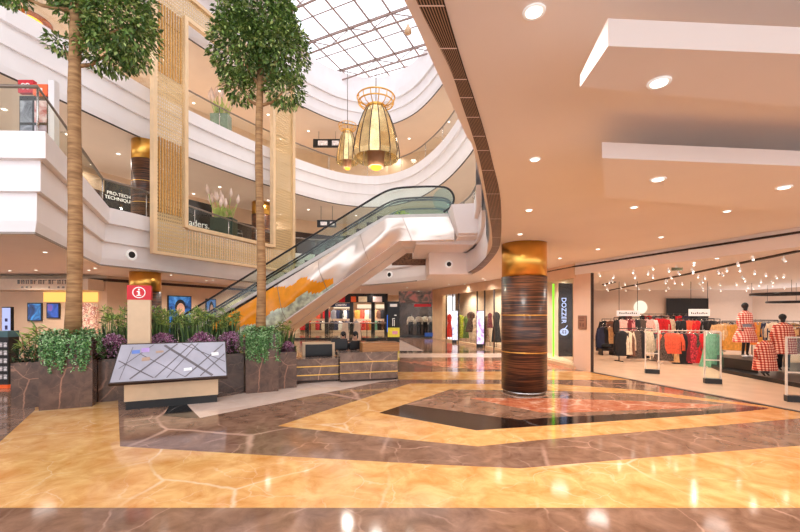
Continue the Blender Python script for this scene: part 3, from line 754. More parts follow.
for u, v, w, mi in ((.12, .82, .05, 1), (.2, .86, .06, 2), (.22, .62, .05, 3), (.33, .8, .03, 3), (.85, .68, .05, 4), (.6, .3, .04, 4)):
    road(u, v-.06, u+.07, v-.05, w, mi, .002)
roads.build('printed_streets', [plain('map_road', (112, 104, 108), .3, var=.05), plain('map_blue', (110, 140, 214), .3), plain('map_violet', (190, 160, 220), .3), plain('map_tan', (180, 150, 130), .3), plain('map_white', (246, 246, 250), .3)], mpn)

# ---------------------------------------------------------------- newspaper stand and light totem at the left edge
c = Vector((-10.5, 10.5, 0)); t = thing('display_stand', 'black display stand with rows of pale printed cards at the left edge', 'stand', c)
b = MB(); b.box(c.x-.3, c.x+.22, c.y, c.y+.3, .09, 1.34); b.build('body', M_blackpl, t)
b = MB(); b.box(c.x-.3, c.x+.22, c.y-.02, c.y+.3, 0, .09); b.build('orange_base', M_orsign, t)
b = MB(); b.box(c.x-.3, c.x+.22, c.y-.02, c.y+.3, 1.34, 1.5); b.build('teal_header', plain('teal_panel', (70, 104, 108), .4), t)
for r in range(5):
    b = MB()
    for k in range(4):
        x = c.x-.27+k*.125; b.box(x, x+.085, c.y-.012, c.y-.002, .24+r*.21, .36+r*.21)
    b.build('card_row', plain('printed_cards', (206, 200, 200), .5, var=.3, scale=30), t)
c = Vector((-12.3, 12.5, 0)); t = thing('light_totem', 'slim glowing white totem screen behind the display stand', 'screen', c)
b = MB(); b.box(c.x-.14, c.x+.14, c.y, c.y+.1, 0, 2.16); b.build('casing', M_blackpl, t)
b = MB(); b.box(c.x-.125, c.x+.125, c.y-.012, c.y, .9, 2.13); scn = b.build('screen', emit('totem_screen', (196, 204, 255), .9), t)
for z0_, z1_ in ((1.7, 1.8), (1.45, 1.58)):
    b = MB(); b.box(c.x-.03, c.x+.05, c.y-.018, c.y-.013, z0_, z1_); b.build('printed_mark', plain('ink_blue', (40, 30, 90), .4), scn)

# ---------------------------------------------------------------- service counters
RO = Vector((-1.7, 11.35, 0)); rd = Vector((.964, .266, 0)); rn = Vector((-.266, .964, 0))
def counter(s0, s1, t0, t1, h, label):
    t = thing('service_counter', label, 'counter', RO+rd*(s0+s1)/2+rn*(t0+t1)/2)
    b = MB(); b.obox(RO, rd, rn, s0, s1, t0, t1, .06, h-.03); b.build('body', M_ctmarble, t)
    b = MB(); b.obox(RO, rd, rn, s0+.03, s1-.03, t0+.04, t1, 0, .06); b.build('plinth', M_dkbrown, t)
    b = MB(); b.obox(RO, rd, rn, s0-.01, s1+.01, t0-.012, t1, h-.03, h); b.build('top', M_ctmarble, t)
    for f in (.31, .67):
        b = MB(); b.obox(RO, rd, rn, s0-.006, s1+.006, t0-.008, t0+.02, h*f-.012, h*f+.012); b.build('gold_strip', M_gold, t)
counter(0, 1.69, 0, .7, .84, 'brown marble service counter with two gold strips under a wooden ledge')
counter(-1.3, -.02, .22, .7, .67, 'lower brown marble service counter beside the planter')
b = MB(); b.obox(RO, rd, rn, .66, 1.76, .05, .6, .842, 1.1); b.build('wooden_ledge', M_oak, label='pale oak block standing on the marble service counter', cat='ledge')
t = thing('back_desk', 'beige framed desk with a black recessed front behind the lower counter', 'desk', RO+rd*-.5+rn*1.3)
b = MB(); b.obox(RO, rd, rn, -1.0, -.03, 1.1, 1.6, 0, 1.06); b.build('carcass', M_beigemetal, t)
b = MB(); b.obox(RO, rd, rn, -.92, -.11, 1.085, 1.1, .5, 1.01); b.build('black_front', M_blackpl, t)
def monitor(s, tt, z, w, h, label):
    p = RO+rd*s+rn*tt; t = thing('monitor', label, 'monitor', v3(p, z))
    b = MB(); b.obox(p, rd, rn, -w/2, w/2, -.02, .02, z+.12, z+.12+h); b.build('screen_back', M_blackpl, t)
    b = MB(); b.obox(p, rd, rn, -.03, .03, .02, .05, z+.01, z+.3); b.build('stand', M_blackpl, t)
    b = MB(); b.obox(p, rd, rn, -.12, .12, -.06, .1, z, z+.012); b.build('foot', M_blackpl, t)
t = thing('staff_desk', 'dark staff desk behind the marble counter', 'desk', RO+rd*.8+rn*1.2)
b = MB(); b.obox(RO, rd, rn, .0, 1.7, .95, 1.45, .68, .72); b.build('desk_top', M_blackpl, t)
for s in (.05, 1.62):
    b = MB(); b.obox(RO, rd, rn, s, s+.04, .97, 1.43, 0, .68); b.build('side_panel', M_blackpl, t)
monitor(.12, 1.2, .721, .5, .32, 'black monitor beside the leftmost seated clerk')
monitor(.62, 1.15, .721, .3, .25, 'black monitor in front of the seated clerks')
monitor(1.15, 1.2, .721, .36, .3, 'black monitor right of the seated clerks')

def skin_body(name, joints, edges, mat, parent, root=0, sub=2):
    vs = [Vector(j[0]) for j in joints]; org = sum(vs, Vector())/len(vs)
    me = bpy.data.meshes.new(name); me.from_pydata([v-org for v in vs], edges, []); me.materials.append(mat)
    o = bpy.data.objects.new(name, me); C.objects.link(o)
    o.parent = parent; o.location = org-wl(parent); WL[o.name] = org
    md = o.modifiers.new('skin', 'SKIN'); md.use_smooth_shade = True
    sv = me.skin_vertices[0].data if me.skin_vertices else None
    if sv is None: return o
    for i, j in enumerate(joints):
        r = j[1]; sv[i].radius = (r, r) if not isinstance(r, tuple) else r; sv[i].use_root = (i == root)
    ss = o.modifiers.new('smooth', 'SUBSURF'); ss.levels = sub; ss.render_levels = sub
    return o
def clerk(base, label, turn):
    """seated figure facing the camera, in black"""
    t = thing('person', label, 'person', base); B = Vector(base)
    ca, sa = math.cos(turn), math.sin(turn)
    def q(x, y, z): return B+Vector((x*ca-y*sa, x*sa+y*ca, z))
    J = [(q(0, 0, .50), .13), (q(0, 0, .72), .12), (q(0, 0, .90), (.13, .11)), (q(0, 0, 1.0), .07), (q(0, -.01, 1.07), .05), (q(0, -.015, 1.15), .075), (q(0, -.015, 1.24), .085),
         (q(.17, 0, .93), .06), (q(.21, -.05, .70), .045), (q(.16, -.26, .72), .035), (q(.14, -.33, .735), .026),
         (q(-.17, 0, .93), .06), (q(-.21, -.05, .70), .045), (q(-.16, -.26, .72), .035), (q(-.14, -.33, .735), .026),
         (q(.10, -.02, .50), .085), (q(.11, -.40, .50), .065), (q(.11, -.42, .08), .045), (q(.11, -.52, .04), .035),
         (q(-.10, -.02, .50), .085), (q(-.11, -.40, .50), .065), (q(-.11, -.42, .08), .045), (q(-.11, -.52, .04), .035), (q(0, -.105, 1.165), .014)]
    Ed = [(0, 1), (1, 2), (2, 3), (3, 4), (4, 5), (5, 6), (2, 7), (7, 8), (8, 9), (9, 10), (2, 11), (11, 12), (12, 13), (13, 14), (0, 15), (15, 16), (16, 17), (17, 18), (0, 19), (19, 20), (20, 21), (21, 22), (5, 23)]
    for h in (10, 14):
        sx = 1 if h == 10 else -1
        for k, (dx, L) in enumerate(((-.03, .06), (-.01, .075), (.01, .08), (.03, .065))):
            p0 = J[h][0]; i0 = len(J); J.append((p0+Vector((dx*ca, dx*sa, 0))+Vector((sa, -ca, 0))*L*.5, .009)); J.append((p0+Vector((dx*ca, dx*sa, -.01))+Vector((sa, -ca, 0))*L, .008)); Ed += [(h, i0), (i0, i0+1)]
        i0 = len(J); J.append((J[h][0]+Vector((-sx*.045*ca, -sx*.045*sa, 0))+Vector((sa, -ca, 0))*.02, .009)); Ed.append((h, i0))
    skin_body('body', J, Ed, M_skin, t)
    s = MB(); s.lathe(B, [(.15, .48), (.165, .6), (.16, .75), (.19, .86), (.2, .92), (.14, .985), (.075, 1.02)], 20, 0, 1.05, .82)
    for sx in (1, -1):
        s.tube([q(sx*.16, 0, .94), q(sx*.225, -.03, .8), q(sx*.225, -.07, .69)], [.075, .068, .062], 10)
    s.build('black_shirt', M_blackmat, t)
    hr = MB(); hr.ball(q(0, .025, 1.245), .098, .105, .10, 16, 10); hr.ball(q(0, .05, 1.16), .092, .08, .09, 14, 8); hr.build('hair', M_hair, t)
    ey = MB()
    for sx in (1, -1): ey.ball(q(sx*.032, -.09, 1.19), .011, .008, .008)
    ey.build('eyes', M_hair, t)
    mo = MB(); mo.ball(q(0, -.088, 1.115), .024, .01, .007); mo.build('mouth', plain('lips', (170, 96, 88), .5), t)
def chairseat(p, label):
    t = thing('office_chair', label, 'chair', p)
    b = MB(); b.lathe(p, [(.2, .40), (.23, .43), (.2, .46)], 18); b.build('seat', M_blackmat, t)
    b = MB(); b.tube([p+Vector((0, 0, .05)), p+Vector((0, 0, .40))], .03, 8); b.build('gas_post', M_chrome, t)
    b = MB()
    for k in range(5):
        a = 2*PI*k/5; b.tube([p+Vector((0, 0, .06)), p+Vector((math.cos(a)*.26, math.sin(a)*.26, .03))], .02, 6)
    b.build('star_base', M_blackpl, t)
    b = MB(); b.obox(p, rd, rn, -.2, .2, .21, .25, .55, .95); b.build('backrest', M_blackmat, t)
    b = MB(); b.tube([p+rn*.15+Vector((0, 0, .42)), p+rn*.27+Vector((0, 0, .6))], .02, 6); b.build('back_bracket', M_blackpl, t)
for s, tt, la, tr_ in ((.33, 1.85, 'seated person in black with short dark hair, left one behind the counter', .1), (.72, 1.8, 'seated person in black with short dark hair, right one behind the counter', -.1)):
    p = v3(RO+rd*s+rn*tt, 0)
    clerk(p+Vector((0, 0, .02)), la, tr_)
    chairseat(p+rn*.02, 'black office chair of the '+('left' if s < .5 else 'right')+' clerk behind the counter')

# ---------------------------------------------------------------- escalators
ed = Vector((.996, -.091, 0)); en = Vector((.091, .996, 0)); EO = Vector((-.5, 14.9, 0))     # EO: upper knee of the incline
SL = .585
def EP(u, tt, z): p = EO+ed*u+en*tt; return Vector((p.x, p.y, z))
def stepz(u): return 5.6+SL*min(u, 0) if u > -9.57 else 0.0
UB, UT = -9.57, 2.5
def escalator(t0, label):
    t = thing('escalator', label, 'escalator', EP(-4, t0+.7, 0))
    # truss body with a belly that deepens down the slope
    near = []
    top = [(UB-1.2, .02), (UB, .02), (0, 5.58), (UT, 5.58)]
    prof = [(UB-.45, .0), (UB-.4, .0), (-6.2, .06), (.5, 4.66), (UT, 4.66), (UT, 5.3), (0, 5.3), (UB+.2, .02), (UB-.45, .02)]
    b = MB(); n = len(prof)
    vs = [EP(u, t0, z) for u, z in prof]+[EP(u, t0+1.5, z) for u, z in prof]
    fs = [(i, n+i, n+(i+1) % n, (i+1) % n) for i in range(n)]
    for tr_ in tessellate_polygon([[Vector((u, z, 0)) for u, z in prof]]):
        fs.append(tuple(tr_)); fs.append(tuple(n+i for i in reversed(tr_)))
    b.add(vs, fs); b.build('truss_body', M_white, t)
    # mirror cladding belly: rippled strips under and beside the incline
    m = MB(); K = 84; R = 26; seams = MB()
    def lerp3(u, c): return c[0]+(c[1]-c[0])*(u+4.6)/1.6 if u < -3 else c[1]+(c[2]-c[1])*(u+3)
    us = [-7.2+(UT+7.2)*k/K for k in range(K+1)]
    def clad(u, a):
        zt = min(stepz(u)-.1, 5.5); zb = min(4.66, max(.05, 3.0+.677*(u+2)))-.02
        fade = 1 if u < 0 else max(.25, 1-u)
        return EP(u, t0-.02-fade*.22*math.sin(a*PI)*(1+.45*math.sin(u*2.1+a*3)), zt+(zb-zt)*a)
    for u in us:
        for r in range(R+1): m.v.append(clad(u, r/R))
    for k in range(K):
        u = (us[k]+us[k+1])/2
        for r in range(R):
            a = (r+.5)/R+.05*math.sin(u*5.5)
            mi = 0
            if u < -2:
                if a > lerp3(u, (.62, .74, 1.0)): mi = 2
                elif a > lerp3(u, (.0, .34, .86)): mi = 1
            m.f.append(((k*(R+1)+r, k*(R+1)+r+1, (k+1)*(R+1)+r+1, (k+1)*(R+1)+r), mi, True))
    for u in (-4.2, -2.6, -1.0, .6):
        seams = MB(); seams.tube([clad(u+.35*a/10, a/10)-en*.004 for a in range(11)], .012, 4)
        if t0 == 0: seams.build('cladding_seam', M_greymetal, t)
    if t0 == 0: m.build('mirror_cladding', [M_mir, plain('orange_cladding', (240, 152, 34), .25, var=.06, scale=3), plain('pale_green_cladding', (196, 208, 188), .3, var=.25, scale=5)], t)  # lower cladding coloured in wavy orange and pale green areas
    b = MB()
    for o_ in (0, 1.42):
        b.add([EP(UB-.3, t0+o_, .0), EP(UB-.3, t0+o_+.08, 0), EP(0, t0+o_+.08, 5.44), EP(0, t0+o_, 5.44), EP(UB-.3, t0+o_, .1), EP(UB-.3, t0+o_+.08, .1), EP(0, t0+o_+.08, 5.62), EP(0, t0+o_, 5.62)],
              [(0, 1, 2, 3), (7, 6, 5, 4), (0, 3, 7, 4), (1, 5, 6, 2), (0, 4, 5, 1), (3, 2, 6, 7)])
        b.obox(EO, ed, en, 0, UT, t0+o_, t0+o_+.08, 5.3, 5.62)
    b.build('skirt_panels', plain('skirt_grey', (196, 190, 184), .45, .3, var=.03), t)
    st = MB()
    u = UB
    while u < 0:
        st.obox(EO, ed, en, u, u+.4, t0+.12, t0+1.38, stepz(u+.4)-.25, stepz(u+.4)); u += .4
    st.build('steps', M_dkbrown, t)
    for o_ in (.02, 1.44):
        g = MB(); pr_ = [(UB-.3, .1, 1.0), (UB, .1, 1.0), (0, 5.6, 6.52), (.6, 5.6, 6.62), (UT-.35, 5.6, 6.62), (UT-.1, 5.72, 6.5), (UT, 5.95, 6.25)]
        for (u0, a0, b0), (u1, a1, b1) in zip(pr_[:-1], pr_[1:]):
            g.slab(EP(u0, t0+o_, a0), EP(u1, t0+o_, a1), EP(u1, t0+o_, b1), EP(u0, t0+o_, b0), .012)
        g.build('glass_panel', M_glass, t)
        h = MB()
        pts = [(UB-.3, .35), (UB-.45, .65), (UB-.3, .95), (UB, 1.03), (UB+.5, 1.25)]+[(u, stepz(u)+.96) for u in (-8, -6, -4, -2, -.8)]+[(-.3, 6.38), (.1, 6.56), (.6, 6.64), (UT-.5, 6.64), (UT-.15, 6.52), (UT+.02, 6.2), (UT-.1, 5.85), (UT-.4, 5.68)]
        for _ in range(2):
            pts = [pts[0]]+[q_ for a_, b_ in zip(pts[:-1], pts[1:]) for q_ in ((a_[0]*.75+b_[0]*.25, a_[1]*.75+b_[1]*.25), (a_[0]*.25+b_[0]*.75, a_[1]*.25+b_[1]*.75))]+[pts[-1]]
        h.tube([EP(u, t0+o_+.006, z) for u, z in pts], .04, 8); h.build('handrail', M_rubber, t)
    return t
def mirror_mat():
    m, N, L, b = mk('rippled_mirror'); b.inputs['Base Color'].default_value = rgb(240, 226, 216); b.inputs['Metallic'].default_value = .5; b.inputs['Roughness'].default_value = .24
    tc = N.new('ShaderNodeTexCoord'); no = N.new('ShaderNodeTexNoise'); no.inputs['Scale'].default_value = .55; L.new(tc.outputs['Object'], no.inputs['Vector'])
    bp = N.new('ShaderNodeBump'); bp.inputs['Strength'].default_value = .5; bp.inputs['Distance'].default_value = .4; L.new(no.outputs['Fac'], bp.inputs['Height']); L.new(bp.outputs['Normal'], b.inputs['Normal'])
    return m
M_mir = mirror_mat()
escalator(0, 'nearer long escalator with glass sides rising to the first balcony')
escalator(1.75, 'further escalator running alongside behind the nearer one')
b = MB(); pts = []
cc = EP(UT-.42, .035, 6.14); b.add([cc]+[cc+ed*math.cos(2*PI*k/28)*.36+Vector((0, 0, math.sin(2*PI*k/28)*.42)) for k in range(28)], [(0, k+1, (k+1) % 28+1) for k in range(28)])
b.build('window_2', M_blueglass, kind='structure')  # blue reflection in the escalator's end glass, put in as a tinted disc
# landing slab where the escalators arrive
b = MB(); b.box(.6, 3.0, 15.1, 19.2, 4.55, 5.58); b.box(2.1, 3.0, 14.3, 15.1, 4.7, 5.62); b.build('floor_landing', M_white, kind='structure')
b = MB(); b.add([(1.75, 13.6, 5.66), (2.75, 13.4, 5.66), (2.75, 14.6, 5.66), (1.75, 14.6, 5.66), (2.05, 14.0, 4.75), (2.75, 13.9, 4.75), (2.75, 14.6, 4.75), (2.05, 14.6, 4.75)], [(0, 1, 2, 3), (7, 6, 5, 4), (0, 4, 5, 1), (1, 5, 6, 2), (2, 6, 7, 3), (3, 7, 4, 0)])
b.build('trim_9', M_white, kind='structure')
b = MB(); b.box(1.25, 3.1, 17.2, 19.5, 3.62, 4.56); b.build('ceiling_landing', M_ceil, kind='structure')
b = MB(); b.box(-.4, 1.3, 19.6, 19.75, 4.3, 5.4); b.build('trim_10', plain('lattice_brown', (110, 74, 50), .6, var=.3, scale=14), kind='structure')
# round soffit speakers / cameras on the fascias
def speaker(p, d, label, r=.17):
    t = thing('round_speaker', label, 'speaker', p); d = Vector(d).normalized(); p = Vector(p)
    b = MB(); b.tube([p, p+d*.05], r, 20); b.build('rim', M_whitesign, t)
    b = MB(); b.tube([p+d*.045, p+d*.06], r*.62, 16); b.build('black_grille', M_blackpl, t)
speaker((-10.12, 15.05, 4.15), (.9, -.4, 0), 'round black speaker on the white fascia above the information pillar', .2)
speaker((2.1, 17.18, 4.05), (0, -1, 0), 'round speaker on the beige block under the escalator landing', .16)
speaker((-.6, 23.6, 4.2), (-.6, -.8, 0), 'small dark dome on the far white fascia above the shops', .2)
speaker(A0+gd*6.3+gn*-.45+Vector((0, 0, 4.15)), gn, 'small black dome below the gold screen', .12)

# ---------------------------------------------------------------- chandeliers
def chandelier(c, k, kz, label, cable_top):
    c = Vector(c); t = thing('chandelier', label, 'chandelier', c)
    n = 14
    prof = [(.40, 2.5), (.57, 2.2), (.75, 1.72), (.9, 1.15), (1.0, .55), (.97, .34)]
    b = MB(); b.v = []
    for i in range(n):
        a0, a1 = 2*PI*(i+.06)/n, 2*PI*(i+.94)/n
        for (r0, z0), (r1, z1) in zip(prof[:-1], prof[1:]):
            def q(r, a, z): return c+Vector((r*k*math.cos(a), r*k*math.sin(a), z*kz))
            b.slab(q(r0, a0, z0), q(r0, a1, z0), q(r1, a1, z1), q(r1, a0, z1), .012)
    b.build('gold_panels', M_goldglass, t)
    b = MB()
    for i in range(n):
        a = 2*PI*i/n; b.tube([c+Vector((r*k*1.01*math.cos(a), r*k*1.01*math.sin(a), z*kz)) for r, z in prof], .018*k, 5)
    b.build('ribs', M_dkbrown, t)
    b = MB()
    for i in range(n):
        a = 2*PI*i/n; b.tube([c+Vector((r*k*math.cos(a), r*k*math.sin(a), z*kz)) for r, z in ((.40, 2.5), (.62, 2.6), (.76, 2.78), (.79, 2.95))], .02*k, 5)
    for rr, z in ((.79, 2.95), (.74, 2.72)):
        b.tube([c+Vector((rr*k*math.cos(2*PI*i/36), rr*k*math.sin(2*PI*i/36), z*kz)) for i in range(37)], .03*k, 6)
    b.build('crown', M_gold, t)
    b = MB(); b.lathe(c, [(.42*k, 2.46*kz), (.44*k, 2.52*kz), (.42*k, 2.58*kz)], 28); b.build('collar', M_gold, t)
    b = MB(); b.lathe(c, [(.32*k, .0), (.42*k, .85*kz), (.42*k, .95*kz)], 24); core = b.build('core_shade', plain('brown_shade', (150, 104, 72), .4, .3, var=.04), t)
    b = MB(); b.ball(c+Vector((0, 0, -.02)), .24*k, .24*k, .12*kz, 16, 8); b.build('bulb', M_lampy, core)
    l = bpy.data.lights.new('lamp_light', 'POINT'); l.energy = 220*k; l.color = (1, .92, .82); l.shadow_soft_size = .25; lo = bpy.data.objects.new('lamp_light', l); C.objects.link(lo); lo.parent = t; lo.location = (0, 0, -.35)
    b = MB(); b.tube([c+Vector((0, 0, .9*kz)), c+Vector((0, 0, 2.5*kz))], .05*k, 8); b.tube([c+Vector((0, 0, 2.5*kz)), (c.x, c.y, cable_top)], .02, 6); b.build('cable', M_greymetal, t)
chandelier(W(376, 167, 17), 1.0, 1.0, 'large gold mirrored chandelier hanging in the atrium', 18.4)
chandelier(W(347.5, 168, 22), .62, .8, 'smaller gold chandelier half hidden behind the large one', 18.4)
c = W(408, 33, 18); t = thing('globe_pendant', 'small pale pendant lamp hanging near the skylight edge', 'lamp', c)
b = MB(); b.lathe(c, [(.02, -.12), (.17, 0), (.15, .14), (.06, .32), (.03, .42)], 20); b.build('shade', plain('amber_shade', (214, 176, 140), .2, .3), t)
b = MB(); b.tube([c+Vector((0, 0, .4)), (c.x, c.y, 18.4)], .015, 5); b.build('cable', M_greymetal, t)

# ---------------------------------------------------------------- upper level furnishing
def pampas(p, w, h, seed, label, pot):
    rnd = random.Random(seed); t = thing('pampas_planter', label, 'planter', p); p = Vector(p)
    b = MB(); b.box(p.x-w, p.x+w, p.y-w*.6, p.y+w*.6, p.z, p.z+h*.45); b.build('pot', pot, t)
    g = MB(); f = MB()
    for i in range(12):
        x, y = rnd.uniform(-w*.7, w*.7), rnd.uniform(-w*.4, w*.4); q = p+Vector((x, y, h*.44)); e = q+Vector((x*.8, y*.5, h*rnd.uniform(.22, .45)))
        g.tube([q, q.lerp(e, .5), e], .02, 4); f.tube([e-Vector((0, 0, .1)), e+Vector((x*.1, 0, .12)), e+Vector((x*.2, 0, .42))], [.03, .10, .02], 6)
        for k in range(8):
            g.leaf(q+Vector((0, 0, rnd.uniform(0, .4))), (rnd.uniform(-.5, .5), rnd.uniform(-.5, .5), 1), (1, 0, .2), rnd.uniform(.25, .5), .05)
    g.build('grass_stems', M_blade[2], t); f.build('plumes', plain('plume', (238, 214, 200), .8), t)
pot_d = plain('dark_green_pot', (40, 58, 44), .3, var=.15)
pampas((W(224, 233, 21.3).x, 21.3, 5.61), .58, 3.0, 1, 'dark planter of pampas plumes in the lower part of the gold window', pot_d)
pampas((W(221, 106, 21.5).x, 21.5, 11.21), .46, 3.0, 2, 'pale planter of pampas plumes in the upper part of the gold window', plain('pale_green_pot', (128, 146, 124), .3, var=.1))
p = W(237, 236, 22.6); t = thing('waste_bin', 'round topped black bin beside the pampas planter', 'bin', (p.x, p.y, 5.6))
b = MB(); b.lathe((p.x, p.y, 5.6), [(.3, 0), (.3, .85), (.24, 1.0), (.1, 1.06)], 20); b.build('drum', M_blackpl, t)
b = MB(); b.lathe((p.x, p.y, 5.6), [(.31, .78), (.31, .83)], 20); b.build('steel_band', M_chrome, t)
# shop fronts seen between balustrade and soffit on the first balcony
def hoarding(a, b_, z0, z1, label, txt, size, mat, tm, name='shop_banner', cat='banner', lines=None):
    a, b_ = Vector(a), Vector(b_); d = (b_-a); d.z = 0; L = d.length; d.normalize(); n = Vector((d.y, -d.x, 0))
    t = thing(name, label, cat, ((a+b_)/2).xy.to_3d()+Vector((0, 0, z0)))
    q = MB(); q.obox(a, d, n, 0, L, -.06, 0, z0, z1); bd = q.build('board', mat, t)
    if txt:
        mid = (a+b_)/2+n*.012; text('lettering', txt, size, (mid.x, mid.y, (z0+z1)/2), math.atan2(d.y, d.x), tm, bd)
    return t
a = W(105, 200, 19.5); b_ = W(132, 206, 20.6)
hoarding((a.x, a.y, 0), (b_.x, b_.y, 0), 7.0, 8.5, 'black banner with two lines of white lettering on the left balcony', 'PRO-TECH\nTECHNIQUE', .23, M_blackpl, M_whitesign)
a = W(186, 210, 21.5); b_ = W(212, 216, 22.8)
hoarding((a.x, a.y, 0), (b_.x, b_.y, 0), 5.6, 8.1, 'black shop front with white lettering in the gold window', 'aders.', .5, M_blackpl, M_whitesign, 'shop_nameboard', 'sign')
p = Vector((-9.78, 10.7, 5.6)); t = thing('directory_board', 'tall black poster board behind the left balcony glass', 'directory', p)
b = MB(); b.box(p.x-.4, p.x+.36, p.y, p.y+.12, 5.6, 7.78); bd = b.build('board', M_blackpl, t)
for r in range(3):
    for k in range(2):
        b = MB(); x = p.x-.37+k*.38; z = 5.75+r*.66; b.box(x, x+.32, p.y-.012, p.y, z, z+.58)
        b.build('picture', poster('board_picture_%d' % (r*2+k), [[(40, 150, 220), (120, 210, 245)], [(60, 160, 220), (190, 220, 240)], [(40, 40, 50), (150, 150, 160)], [(70, 70, 84), (214, 190, 200)], [(60, 58, 66), (150, 150, 156)], [(170, 60, 60), (225, 210, 205)]][r*2+k], r+k*3, .4), bd)
b = MB(); b.box(p.x-.42, p.x-.02, p.y-.02, p.y+.1, 7.86, 8.2); hd = b.build('red_header', M_redsign, t)
q = MB()
for sx in (-.06, .06):
    q.tube([(p.x-.22+sx+.055*math.cos(a*PI/8), p.y-.025, 8.03+.07*math.sin(a*PI/8)) for a in range(17)], .014, 5)
q.build('white_symbol', M_whitesign, hd)
p2 = Vector((-9.38, 10.55, 5.6)); t = thing('balcony_post', 'pale post carrying a small orange sign on the left balcony', 'post', p2)
b = MB(); b.box(p2.x+.1, p2.x+.26, p2.y, p2.y+.16, 5.6, 8.12); b.build('post', M_white, t)
b = MB(); b.box(p2.x-.32, p2.x+.06, p2.y+.02, p2.y+.1, 7.74, 8.02); og = b.build('orange_sign', M_orsign, t)
b = MB(); b.box(p2.x-.19, p2.x-.07, p2.y, p2.y+.02, 7.84, 7.91); b.build('white_mark', M_whitesign, og)
b = MB(); b.box(p2.x+.06, p2.x+.1, p2.y+.04, p2.y+.08, 7.85, 7.9); b.build('bracket', M_chrome, t)
def hang_sign(x0, x1, y0, y1, Y, label, ztop):
    a, c_ = W(x0, y1, Y), W(x1, y0, Y); t = thing('hanging_sign', label, 'sign', (*((a+c_)/2).xy, a.z))
    b = MB(); b.box(a.x, c_.x, Y, Y+.15, a.z, c_.z); bx = b.build('casing', M_blackpl, t)
    w = (c_.x-a.x)
    for f0, f1 in ((.18, .52), (.68, .92)):
        b = MB(); b.box(a.x+w*f0, a.x+w*f1, Y-.015, Y, a.z+.12, c_.z-.12); b.build('lit_panel', plain('sign_panel_light', (226, 210, 206), .4, var=.2, scale=8, emit=.3), bx)
    for f in (.2, .8):
        b = MB(); b.tube([(a.x+w*f, Y+.07, c_.z), (a.x+w*f, Y+.07, ztop)], .02, 5); b.build('hanger_rod', M_greymetal, t)
hang_sign(313, 341, 139, 147, 28.5, 'long black hanging sign under the upper soffit left of the chandeliers', 14.9)
hang_sign(317, 336, 220, 227, 27.5, 'black hanging sign under the lower soffit above the escalator', 9.3)
p = W(402, 224, 17.5); t = thing('flower_pot', 'bright yellow green flowers at the head of the escalator', 'flowers', (p.x, p.y, 5.6))
b = MB(); b.lathe((p.x, p.y, 5.6), [(.2, 0), (.28, .3), (.26, .3)], 16); b.build('pot', M_blackpl, t)
b = MB()
for i in range(240):
    d = Vector((random.gauss(0, 1), random.gauss(0, 1), abs(random.gauss(0, .8)))).normalized(); b.leaf(Vector((p.x, p.y, 5.95))+d*.35, d, (0, 0, 1), .15, .1, 0 if random.random() < .75 else 1)
b.build('blossoms', M_yflower, t)

# ---------------------------------------------------------------- left ground-floor shop
t = thing('shop_sign', 'white shop sign band with silver lettering above the orange lit entrance', 'sign', (-15.5, 18.0, 3.0))
b = MB(); b.box(-19, -13.8, 17.7, 18.66, 2.98, 3.48); sg = b.build('sign_band', plain('sign_cream', (232, 210, 186), .5, var=.02), t)
b = MB(); rnd = random.Random(4); x = -16.9
while x < -14.9:
    w = rnd.choice((.08, .12, .16)); b.box(x, x+.03, 17.67, 17.7, 3.24, 3.42); b.box(x, x+w, 17.67, 17.7, 3.39, 3.42)
    if rnd.random() < .6: b.box(x+w-.03, x+w, 17.67, 17.7, 3.24, 3.42)
    if rnd.random() < .7: b.box(x, x+w*.6, 17.67, 17.7, 3.06, 3.13)
    x += w+.08
b.build('lettering', M_silver, sg)
b = MB(); b.box(-16.6, -14.1, 18.62, 18.68, 2.47, 2.92); b.build('light_cove', emit('orange_cove', (255, 190, 100), 1.3), label='glowing orange light cove above the shop entrance at left', cat='light')
b = MB(); b.box(-14.9, -14.1, 18.4, 18.69, 0, 2.4); b.build('shop_shelf', poster('shelf_goods', [(80, 60, 50), (220, 190, 160), (150, 60, 50), (240, 225, 205)], 3, .5, 5), label='lit shelf of small goods right of the thick trunk', cat='shelf')
def wall_poster(a, b_, z0, z1, cols, seed, label, face=None):
    a, b_ = Vector(a), Vector(b_); d = (b_-a); L = d.length; d.normalize(); n = Vector((d.y, -d.x, 0))
    t = thing('poster', label, 'poster', v3((a+b_)/2, z0))
    q = MB(); q.obox(a, d, n, -.05, L+.05, .02, .07, z0-.05, z1+.05); fr = q.build('frame', M_blackpl, t)
    q = MB(); q.obox(a, d, n, 0, L, .07, .08, z0, z1); pc = q.build('print', poster('print_%d' % seed, cols, seed, .5, 1.6), t)
    if face:
        mid = (a+b_)/2+n*.085; zc = (z0+z1)/2
        def E(cx, cz, rx, rz, mat, nm, o):
            q = MB(); q.add([mid+d*cx+n*o+Vector((0, 0, zc+cz))]+[mid+d*(cx+rx*math.cos(2*PI*k/20))+n*o+Vector((0, 0, zc+cz+rz*math.sin(2*PI*k/20))) for k in range(20)], [(0, k+1, (k+1) % 20+1) for k in range(20)]); q.build(nm, mat, pc)
        k_ = min(1, L/1.38); E(0, -.55, .6*k_, .5, M_blackpl, 'printed_jacket', 0); E(0, .42, .34*k_, .40, M_hair, 'printed_hair', .004); E(.02, .26, .26*k_, .36, plain('printed_skin', (196, 150, 126), .5, emit=.3), 'printed_face', .008)
blue = [(10, 16, 40), (30, 90, 160), (90, 160, 220)]
wall_poster((-17.3, 18.68, 0), (-16.72, 18.68, 0), 1.62, 2.38, [(10, 14, 30), (20, 60, 120), (60, 150, 220)], 7, 'dark blue poster left of the shop entrance at left')
wall_poster((-16.4, 18.68, 0), (-15.9, 18.68, 0), 1.75, 2.38, [(12, 20, 50), (40, 80, 170), (170, 60, 60)], 9, 'smaller blue and red poster inside the orange lit entrance')
